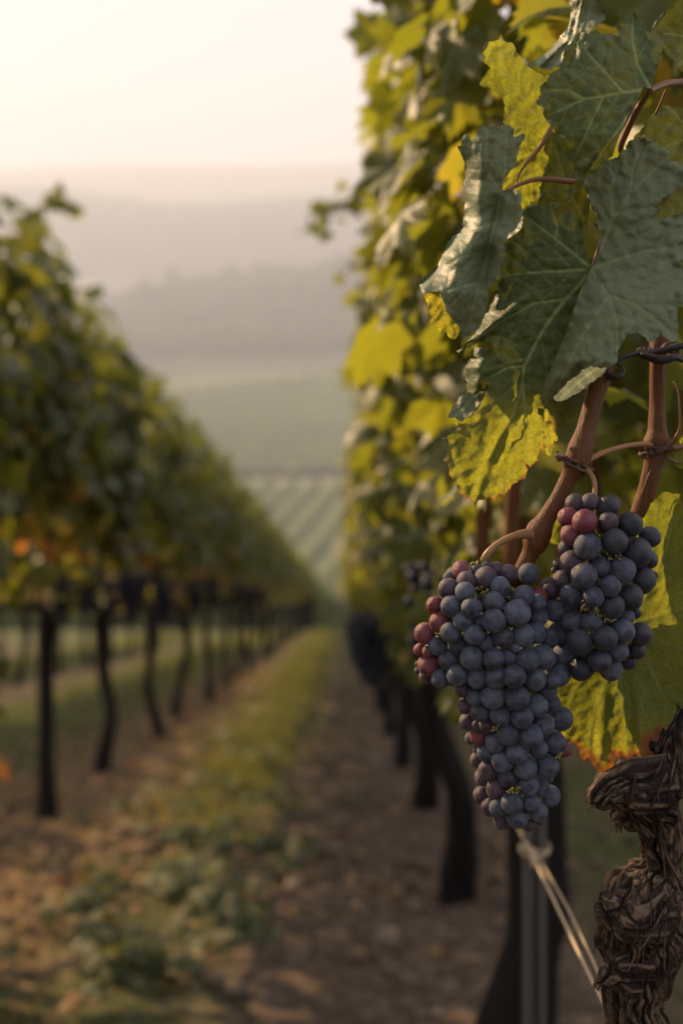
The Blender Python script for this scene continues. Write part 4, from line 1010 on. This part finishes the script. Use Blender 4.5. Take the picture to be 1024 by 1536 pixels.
mA = [([J1, (845, 406), (805, 408), (765, 412), (742, 418)], 5.0), ([J1, (865, 430), (848, 448), (820, 485), (803, 515), (786, 548), (782, 580), (770, 620), (745, 665), (722, 705), (712, 755)], 6.0),
      ([J1, (860, 380), (832, 358), (815, 345), (790, 325)], 4.0), ([(848, 448), (800, 455), (755, 480), (700, 518)], 3.2), ([(786, 548), (760, 552), (735, 565)], 2.6), ([(783, 575), (788, 620), (786, 660), (790, 710)], 3.0), ([(832, 358), (836, 340), (825, 305)], 2.6)]
mB = [([J1, (905, 365), (920, 325), (945, 290), (985, 250), (1003, 235)], 4.5), ([J1, (925, 388), (970, 375), (1010, 372), (1050, 360)], 4.0), ([J1, (900, 425), (913, 443), (925, 480), (925, 530)], 4.5), ([(913, 443), (950, 455), (985, 480), (1005, 500)], 3.2), ([(920, 325), (918, 280), (930, 240)], 3.0), ([(945, 290), (950, 250), (965, 212)], 3.0), ([(913, 443), (880, 490), (845, 560), (818, 605)], 2.6)]
def ageA(Q): return .02 + .45 * np.clip((Q[:, 1] - 560) / 60, 0, 1)  # age jumps at the shadow edge: shade above, lit lobe below, painted in
hero_leaf('large dark green leaf with yellow veins, its lower lobe glowing yellow-green', [
    dict(outline=LA, D=.668, age=.05, seed=1, mains=mA, agef=ageA, grid=2.3,
         ctrl=[(886,402,0),(684,526,4),(740,430,6),(870,335,5),(800,312,7),(790,400,2),(800,480,-1),(712,755,-6),(662,657,2),(700,560,9),(730,580,2),(815,640,7),(760,650,-5),(850,480,5),(815,560,3),(800,690,4)],
         rolls=[([(684,526),(700,510),(722,480),(734,447)],16,12),([(712,520),(697,550),(699,592)],22,16),([(684,642),(662,657),(664,690)],8,3)],
         ridges_=[([(700,516),(722,500),(750,478),(782,450)],8,6.5),([(782,575),(770,620),(740,672),(716,740)],7,-2.5),([(790,640),(788,700)],6,2),([(760,640),(745,690)],6,1.5)],
         rimf=lambda Q, bd: .5 * np.exp(-bd / 3) * np.clip((Q[:, 1] - 630) / 60, 0, 1), spacing=32),
    dict(dusty=1, outline=LB, D=.666, age=.04, seed=2, mains=mB, grid=2.6,  # paler material paints the sky light on this upturned half
         ctrl=[(885,404,0),(820,565,-6),(808,620,4),(850,500,-7),(862,450,-4),(900,550,-34),(973,512,-36),(930,450,-20),(1000,450,-26),(940,400,-8),(966,210,10),(900,255,6),(905,320,2),(990,260,8),(1050,350,-6),(1055,440,-24),(985,310,-1)],
         rolls=[([(808,623),(838,585),(872,554)],16,9),([(807,605),(820,565),(848,500)],14,7)],
         ridges_=[([(905,420),(880,490),(850,540)],9,2.5),([(950,330),(975,290)],6,1.6),([(930,320),(940,280)],6,1.5),([(1000,340),(960,420)],8,-1.5)], puff=1.5, rough=1.35, spacing=26)], M['leaf_hero'])
JL2 = (976, 134)
hero_leaf('broad dark green toothed leaf at the top, its lower tip hanging in front', [
    dict(outline=[(871,47),(882,52),(896,45),(900,52),(912,50),(926,57),(929,35),(938,36),(944,33),(948,17),(956,26),(963,32),(968,45),(975,51),(990,46),(993,63),(990,79),(985,92),(978,117),(977,133,0),(964,130,0),(953,152,0),(940,177,0),(928,203,0),(918,234,0),(905,244),(890,253),(877,269),(858,290),(845,304,0),(831,313),(844,297),(858,278),(864,269),(861,258),(861,247),(855,240),(858,231),(852,218),(855,208),(843,206),(836,202),(830,190),(822,184),(815,174),(817,161),(804,155),(811,142),(809,133),(819,122),(828,109),(838,104),(839,98),(850,98),(861,92),(863,63)],
         D=.632, age=.02, seed=3, mains=[([JL2, (933,138), (905,144), (876,148), (850,160), (820,174)], 4.5), ([JL2, (955,95), (948,60), (948,25)], 4.0), ([(933,138), (905,105), (885,85), (868,60)], 3.6), ([JL2, (945,170), (915,210), (880,262)], 3.6), ([(876,148), (850,135), (815,136)], 2.6), ([(905,144),(885,185),(865,230)],2.4)],
         ctrl=[(976,134,0),(804,155,6),(871,47,10),(948,17,10),(990,60,8),(900,120,-4),(918,234,-8),(880,200,-8),(850,240,4),(832,312,14),(860,180,-2),(940,90,-1)],
         ridges_=[([(960,140),(930,190),(880,250)],10,3)], rolls=[([(871,47),(863,63),(861,92)],8,3)], spacing=26)], M['leaf_hero'])
JL3 = (752, 288)
hero_leaf('folded grey-green leaf with sunlit wrinkled edges on the left', [
    dict(outline=[(686,219),(691,218),(694,228),(693,210),(695,202),(699,199),(705,210),(709,214),(714,200),(722,190),(730,187),(734,192),(743,189),(747,193),(752,188),(761,188),(770,192),(769,204),(772,206),(778,203),(784,200),(788,203),(783,213),(777,220),(774,235),(770,250),(765,256),(761,262),(757,268),(754,276,0),(753,287,0),(758,285),(765,284),(779,288),(779,305),(782,330),(780,344),(770,352),(761,358),(754,365),(755,386),(750,402),(744,417),(737,426),(730,435),(729,457),(721,480),(714,496),(704,503),(695,507),(690,492,0),(682,484,0),(670,468,0),(668,458,0),(661,445,0),(660,436,0),(645,439,0),(634,440,0),(629,428),(634,419),(645,408),(657,400),(660,390),(662,384),(667,372),(676,360),(686,351),(695,342),(694,330),(698,321),(698,305),(700,283),(695,274),(698,267),(697,255),(696,243),(693,235),(690,229)],
         D=.652, age=.03, seed=4, grid=1.9, mains=[([JL3, (738,268), (727,245), (729,215), (731,190)], 3.6), ([JL3, (745,325), (728,385), (712,450), (698,500)], 4.0), ([JL3, (757,255), (758,220), (760,195)], 3.0), ([(740,335), (700,345), (665,385), (645,415)], 3.0), ([(727,378), (690,385), (668,400)], 2.6), ([(718,425), (690,430), (665,437)], 2.4), ([(738,268),(712,240),(700,215)],2.6)],
         ctrl=[(752,288,2),(698,250,20),(697,300,24),(700,325,20),(716,250,4),(716,300,5),(732,225,0),(735,290,2),(768,205,6),(786,204,9),(722,192,5),(696,203,12),(688,222,15),(758,240,2),
               (695,342,22),(660,392,24),(632,428,16),(688,402,0),(712,362,-1),(676,384,6),(705,345,6),(722,330,3),(700,430,-2),(724,420,6),(703,495,8),(668,462,2),(738,385,9),(746,325,8),(768,288,2),(779,300,-8),(781,335,-14),(764,352,-9),(752,385,-8),(743,417,-4),(728,455,2)],
         ridges_=[([(760,300),(755,335)],5,3),([(772,300),(768,345)],4,-2.5),([(735,215),(728,270)],5,-2.5),([(750,300),(738,350),(725,430)],5,-2)], rolls=[([(695,342),(662,384),(657,400),(629,428)],9,7)], rough=.85, spacing=20, puff=1.0)], M['leaf_dusty'])
hero_leaf('yellow lit underside curling below the folded leaf', [
    dict(outline=[(634,441),(640,436,0),(661,430,0),(668,440,0),(676,466,0),(689,491),(687,500),(682,509),(673,506),(669,497),(665,501),(655,494),(652,487),(646,487),(644,478),(642,471),(639,462),(641,456),(637,448)],
         D=.668, age=.62, seed=5, mains=[([(662,436),(668,465),(680,500)],2.6)], ctrl=[(634,441,0),(661,436,-2),(668,497,2),(684,505,1)], spacing=14, grid=1.9)], M['leaf_hero'])
JL4 = (825, 192)
l4 = hero_leaf('bright yellow-green backlit leaf with a curled top at upper left', [
    dict(outline=[(751,52),(754,60),(760,64),(766,63),(773,78),(782,92),(794,102),(804,109),(815,116),(830,112),(850,130,0),(850,180,0),(826,190,0),(822,187),(812,208),(801,228),(795,222),(789,218),(786,207),(785,196),(778,198),(771,203),(768,195),(763,187),(755,187),(757,170),(757,158),(754,148),(747,142),(740,134),(732,130),(719,127),(726,115),(736,103),(731,97),(724,92),(728,86),(724,80),(725,70),(732,63),(740,62),(747,60)],
         D=.69, age=.42, seed=6, mains=[([JL4, (800,170), (775,130), (755,95), (750,60)], 4.0), ([(800,170),(770,160),(740,140)],2.8), ([(785,145),(755,125),(722,126)],2.6), ([(810,180),(790,190),(770,195)],2.4), ([(768,118),(745,100),(728,78)],2.4)],
         ctrl=[(751,52,4),(719,127,4),(760,120,-2),(800,200,0),(840,150,2),(735,75,-6),(801,228,3)], rolls=[([(747,60),(732,63),(724,80)],10,-8)], spacing=18, grid=2.2, rough=.6, puff=.8)], M['leaf_hero'])
l4b = hero_leaf('yellow-green leaf with a crossing stalk between the folded leaf and the big one', [
    dict(outline=[(752,285,0),(754,272),(761,257),(766,255),(770,250),(770,238),(772,227),(775,220),(779,215),(784,212),(789,213),(792,218),(795,223),(803,228),(815,227),(824,205,0),(830,196,0),(828,215),(822,235),(815,252),(812,265),(808,281),(803,307),(797,302),(794,302),(789,316),(782,318),(772,330,0),(755,325,0)],
         D=.683, age=.46, seed=7, mains=[([(826,196),(800,230),(780,265),(776,300),(780,318)], 3.2), ([(780,265),(768,270),(755,285)], 2.4)], ctrl=[(752,285,0),(789,213,3),(826,200,4),(803,307,0),(780,318,2),(785,260,-2)], spacing=15, grid=2.2)], M['leaf_hero'])
hero_leaf('pale sunlit wrinkled leaf folded at the top edge', [
    dict(outline=[(849,-14,0),(853,5),(855,19),(854,28),(852,38),(846,47),(839,54),(828,67),(817,79),(804,88),(792,95),(788,99),(794,102),(806,98),(812,104),(820,104),(825,106),(831,100),(839,101),(846,95),(860,92,0),(866,70,0),(872,52,0),(882,50),(896,40),(906,30),(909,20),(903,12),(896,6),(890,-14,0)],
         D=.655, age=.03, seed=8, grid=1.9, mains=[([(880,-12),(868,40),(830,100)],3.0), ([(885,-12),(884,20),(875,48)],2.6), ([(868,40),(840,65),(800,95)],2.4)],
         ctrl=[(905,22,0),(885,40,-1),(862,60,6),(856,18,16),(840,54,20),(795,98,24),(825,104,14),(850,-10,16),(856,90,4),(885,-5,0)],
         ridges_=[([(868,-10),(850,60),(810,98)],4,2.6),([(876,-10),(862,50),(840,100)],4,2.4),([(860,0),(845,52)],3,1.6)], rough=.8, spacing=16)], M['leaf_dusty'])
hero_leaf('dark leaf with a pale grey rim at the top right corner', [
    dict(outline=[(975,49),(985,30),(998,18),(1008,8),(1020,-5),(1050,-14),(1075,60),(1050,120),(1034,112),(1024,110),(1016,100),(1010,90),(1000,80),(993,63),(990,46)],
         D=.66, age=.03, seed=9, mains=[([(1070,60),(1030,55),(995,50)],3.5),([(1050,58),(1030,90),(1015,98)],2.6),([(1050,58),(1030,20)],2.6)], ctrl=[(975,49,-6),(1020,-5,-8),(1000,40,0),(1050,100,4),(1050,20,2)], rolls=[([(975,49),(998,18),(1020,-5)],14,-8)], spacing=20)], M['leaf_hero'])
hero_leaf('shaded leaf at the right edge behind the big leaf', [
    dict(outline=[(948,228,0),(950,205),(958,198),(965,190),(975,176),(985,165),(1000,158),(1008,163),(1020,160),(1050,165,0),(1060,250,0),(1050,440,0),(1010,440,0),(975,330,0),(950,270,0)],
         D=.715, age=.06, seed=10, mains=[([(1060,200),(1010,215),(965,235)],3.5),([(1040,205),(1020,180),(1005,162)],2.6)], ctrl=[(950,205,0),(1050,165,2),(1050,400,0),(985,330,3)], spacing=24, grid=3.2)], M['leaf_hero'])
hero_leaf('very dark leaf in the gap between the upper leaves', [
    dict(outline=[(822,195,0),(835,200),(848,215,0),(870,240,0),(885,300,0),(880,345,0),(835,345,0),(800,335,0),(806,300),(812,262),(820,235)],
         D=.70, age=.02, seed=11, mains=[([(875,330),(850,280),(830,215)],3),([(860,300),(830,305),(810,310)],2.4)], ctrl=[(830,200,0),(880,330,0),(800,330,2),(850,270,-3)], spacing=20, grid=3)], M['leaf_hero'])
J9 = (948, 935)
def rim9(Q, bd): return .95 * np.exp(-bd / 9) * np.clip((Q[:, 1] - 1085) / 40, 0, 1) + .42 * np.exp(-((Q[:, 0] - 983) ** 2 + (Q[:, 1] - 1105) ** 2) / 420)
hero_leaf('wide yellow-green leaf with orange-brown scorched lower edge behind both bunches', [
    dict(outline=[(966,775,0),(974,759),(985,748),(998,738),(1008,741),(1019,741),(1018,750),(1022,756),(1034,762),(1040,780),(1065,800),(1062,850),(1070,900),(1060,960),(1064,1010),(1050,1045),(1034,1048),(1024,1064),(1017,1058),(1011,1052),(1014,1062),(1010,1070),(1008,1080),(1003,1088),(998,1096),(994,1090),(988,1100),(987,1109),(980,1112),(974,1110),(971,1118),(974,1126),(980,1130),(974,1135),(962,1137),(950,1135),(936,1138),(923,1133),(920,1142),(920,1151),(909,1160),(904,1157),(899,1160),(893,1152),(887,1145),(881,1135),(877,1139),(873,1143),(870,1134),(869,1127),(863,1115),(854,1113),(845,1109),(842,1095),(836,1085),(830,1060,0),(820,1020,0),(840,960,0),(870,900,0),(900,850,0),(940,800,0)],
         D=.712, age=.42, seed=12, grid=2.6, rimf=rim9, agef=lambda Q: .36 + .30 * np.clip((Q[:, 1] - 1060) / 80, 0, 1) + .10 * np.clip((Q[:, 0] - 960) / 60, 0, 1) * np.clip((Q[:, 1] - 800) / 60, 0, 1),
         mains=[([J9, (928,985), (912,1018), (892,1060), (885,1100), (883,1140)], 3.6), ([J9, (935,990), (930,1020), (936,1065), (941,1132)], 4.2), ([J9, (962,980), (980,1010), (998,1052), (1003,1085)], 3.4), ([J9, (975,952), (1010,968), (1055,985)], 3.6), ([J9, (985,925), (1020,912), (1062,905)], 3.6), ([J9, (975,880), (1000,820), (1010,750)], 4.0), ([(975,880),(978,830),(985,760)],2.6), ([J9,(900,980),(860,1040),(845,1090)],3.0)],
         ctrl=[(948,935,0),(998,738,-4),(1060,850,6),(1060,1000,10),(1010,1060,0),(975,1110,-8),(941,1132,-10),(905,1155,-6),(845,1100,2),(912,1018,-5),(960,1040,-6),(1000,950,-2),(1000,850,3),(840,980,4)],
         ridges_=[([(905,1040),(900,1130)],8,-2),([(955,1040),(960,1110)],8,2),([(1020,930),(1050,940)],8,2)], rough=.75, puff=.9, spacing=28)], M['leaf_hero'])
hero_leaf('small grey leaf tip left of the yellow lobe', [
    dict(outline=[(700,586,0),(715,576,0),(733,566,0),(731,580,0),(724,602,0),(712,613),(702,624),(690,632),(682,626),(672,627),(676,615),(686,603)], D=.688, age=.04, seed=13, mains=[([(728,575),(700,605),(680,624)],2.4)], ctrl=[(672,627,0),(728,575,0),(690,600,6),(715,612,-2)], spacing=14, grid=2)], M['leaf_dusty'])
hero_leaf('dull green flap hanging under the big folded lobe', [
    dict(outline=[(826,585,0),(850,560,0),(872,540,0),(912,540,0),(908,556),(896,566),(885,574),(872,584),(858,592),(846,600),(834,602)], D=.682, age=.08, seed=14, mains=[([(905,545),(870,570),(840,598)],2.4)], ctrl=[(834,600,0),(905,545,2),(870,575,-2)], spacing=16, grid=2.4)], M['leaf_hero'])
hero_leaf('ragged yellow sliver at the right of the glowing lobe', [
    dict(outline=[(806,600,0),(818,612),(824,630),(828,645),(836,662),(829,661),(827,672),(823,685),(817,673),(812,655),(808,630,0)], D=.684, age=.6, seed=15, mains=[([(812,610),(820,645),(823,680)],2.2)], ctrl=[(806,600,0),(836,662,2),(823,685,-3)], spacing=10, grid=1.9)], M['leaf_hero'])
hero_leaf('yellow scrap of leaf at the right edge beside the cane node', [
    dict(outline=[(1004,684),(1010,672),(1016,660),(1024,650),(1040,652),(1044,706),(1028,703),(1014,700)], D=.722, age=.6, seed=16, mains=[([(1040,680),(1010,684)],2.2)], ctrl=[(1004,684,0),(1040,652,3),(1040,706,-3)], spacing=12, grid=2.2)], M['leaf_hero'])
hero_leaf('small green leaf between the slanting cane and the smaller bunch', [
    dict(outline=[(820,806),(826,790),(834,776),(846,764),(856,770,0),(850,795,0),(846,812),(836,817),(826,814)], D=.705, age=.4, seed=17, mains=[([(852,772),(836,792),(824,808)],2.2)], ctrl=[(820,806,0),(850,770,3),(840,815,-3)], spacing=12, grid=2.2)], M['leaf_hero'])
# unseen leaves added right behind the front ones to block the sun
hero_leaf('shaded inner leaf just behind the large leaf', [
    dict(outline=[(770,312),(810,322),(855,330),(862,380),(866,420),(842,480),(812,545),(788,580),(760,560),(735,585),(712,574),(720,525),(715,500),(706,450),(712,410),(735,350)], D=.686, age=.05, seed=18, mains=[([(850,350),(790,440),(740,560)],4)], ctrl=[(770,312,2),(850,380,2),(790,580,0),(712,500,2)], spacing=40, grid=5)], M['leaf_hero'])
hero_leaf('shaded inner leaf behind the top dark leaf', [
    dict(outline=[(848,70),(880,62),(930,60),(955,50),(972,70),(965,118),(935,170),(900,225),(872,240),(858,215),(838,180),(826,165),(822,145),(845,112)], D=.656, age=.05, seed=19, mains=[([(960,100),(900,140),(835,165)],4)], ctrl=[(848,70,4),(955,50,2),(900,225,0),(826,165,0)], spacing=40, grid=5)], M['leaf_hero'])
hero_leaf('shaded inner leaf behind the right half of the large leaf', [
    dict(outline=[(906,262),(945,235),(990,240),(1040,290),(1045,400),(1030,450),(985,480),(930,500),(895,530),(862,540),(868,490),(892,440),(908,400),(912,330)], D=.684, age=.05, seed=20, mains=[([(920,280),(960,380),(940,480)],4)], ctrl=[(906,262,2),(1040,290,2),(985,480,-8),(880,520,-4)], spacing=40, grid=5)], M['leaf_hero'])
hero_leaf('inner leaf hidden behind the middle of the scorched yellow leaf', [
    dict(outline=[(850,930),(880,900),(950,880),(1000,900),(1030,940),(1035,1010),(1000,1035),(985,1060),(960,1050),(925,1052),(905,1080),(880,1070),(856,1040),(850,990)], D=.731, age=.1, seed=21, mains=[([(950,890),(940,970),(900,1060)],4)], ctrl=[(850,930,0),(1030,940,4),(900,1080,0),(985,1060,0)], spacing=40, grid=5),
    dict(outline=[(968,790),(1000,765),(1050,770),(1060,850),(1030,880),(1000,850),(975,840)], D=.731, age=.1, seed=22, mains=[([(1050,780),(1020,820),(1000,845)],4)], ctrl=[(968,790,0),(1050,770,4),(1030,880,0)], spacing=40, grid=5)], M['leaf_hero'])
hero_tube('petiole', [[(829, 186, .686, 8), (822, 200, .684, 9), (806, 225, .682, 8), (790, 243, .68, 6), (778, 262, .68, 3.5), (775, 278, .68, 2)]], M['stalk'], l4)
hero_tube('petiole', [[(752, 289, .655, 5), (765, 283, .66, 6), (785, 274, .664, 7), (805, 269, .668, 8), (835, 270, .672, 10), (870, 274, .68, 10)]], M['petiole'], l4b)
hero_tube('petiole', [[(974, 136, .634, 10), (985, 130, .645, 11), (1005, 124, .66, 11), (1040, 122, .68, 11)], [(972, 138, .64, 8), (955, 165, .66, 11), (938, 200, .68, 11), (930, 222, .69, 10), (936, 236, .70, 8)], [(998, 135, .66, 4), (990, 155, .665, 4), (982, 172, .67, 4)]], M['petiole'])
hero_tube('petiole', [[(887, 402, .673, 5), (893, 385, .680, 5), (905, 350, .69, 6), (930, 300, .71, 8)]], M['petiole'])

# the rest of the foreground vine: leaves further back in its row
def hero_foliage():
    n = 620; Y = rng.uniform(.92, 1.55, n); X = .12 + .16 * (Y - .9) / .6 * 0 + rng.uniform(0, .42, n); h = rng.uniform(0, 1, n)
    Z = .86 + h * 1.2 - SLOPE * Y
    px = 512 + X * F / Y; py = HZ + (CAMZ - Z) * F / Y
    keep = ~((px < 690) & (Y < 1.2)) & ~((px > 690) & (py > 720)) ; keep &= ~((px > 640) & (py > 560) & (rng.uniform(0, 1, n) < .4))
    X, Y, Z = X[keep], Y[keep], Z[keep]; n = len(X)
    nr = rng.normal(0, .55, (n, 3)) + np.array([-.5, -.35, .35]); dn = rng.normal(0, .35, (n, 3)) + np.array([-.1, 0, -1])
    age = np.abs(rng.normal(0, .2, n)) + (rng.uniform(0, 1, n) < .35) * rng.uniform(.2, .5, n)
    me = leaf_cloud('foliage', np.stack([X, Y, Z], -1), nr, dn, rng.uniform(.04, .065, n), np.clip(age, 0, 1), 2)
    hero_part('foliage', me, M['leaf_glow'])
hero_foliage()
mb = MB()
for (pts) in ([P(766, 870, 1.15), P(768, 760, 1.15), P(778, 640, 1.14), P(770, 520, 1.14)], [P(722, 850, 1.25), P(726, 740, 1.25), P(735, 650, 1.25)], [P(848, 900, 1.2), P(842, 800, 1.2), P(835, 700, 1.2)]):
    mb.tube(pts, [.0085, .0075, .007, .006][:len(pts)], seg=10, bump=.15, fine=.03)
hero_part('cane', mb.mesh('back_canes'), M['cane'])

# ------------------------------------------------------------------ haze: the air of the valley
def haze():
    bpy.ops.mesh.primitive_cube_add(size=1)
    o = bpy.context.object; o.name = 'haze'; x0, x1, y0, y1, z0, z1 = -2700, 2700, -60, 2800, -40, 400
    o.location = ((x0 + x1) / 2, (y0 + y1) / 2, (z0 + z1) / 2); o.scale = (x1 - x0, y1 - y0, z1 - z0)
    m, t = mat('haze'); g = N(t); v = g.n('ShaderNodeVolumePrincipled'); v.inputs['Density'].default_value = HAZE_D
    v.inputs['Color'].default_value = (0.70, 0.755, 0.88, 1); v.inputs['Anisotropy'].default_value = 0.15
    oo = g.n('ShaderNodeOutputMaterial'); g.l(v.outputs[0], oo.inputs['Volume']); o.data.materials.append(m); tag(o, 'pale valley haze', kind='stuff')
HAZE_D = 0.0011
haze()
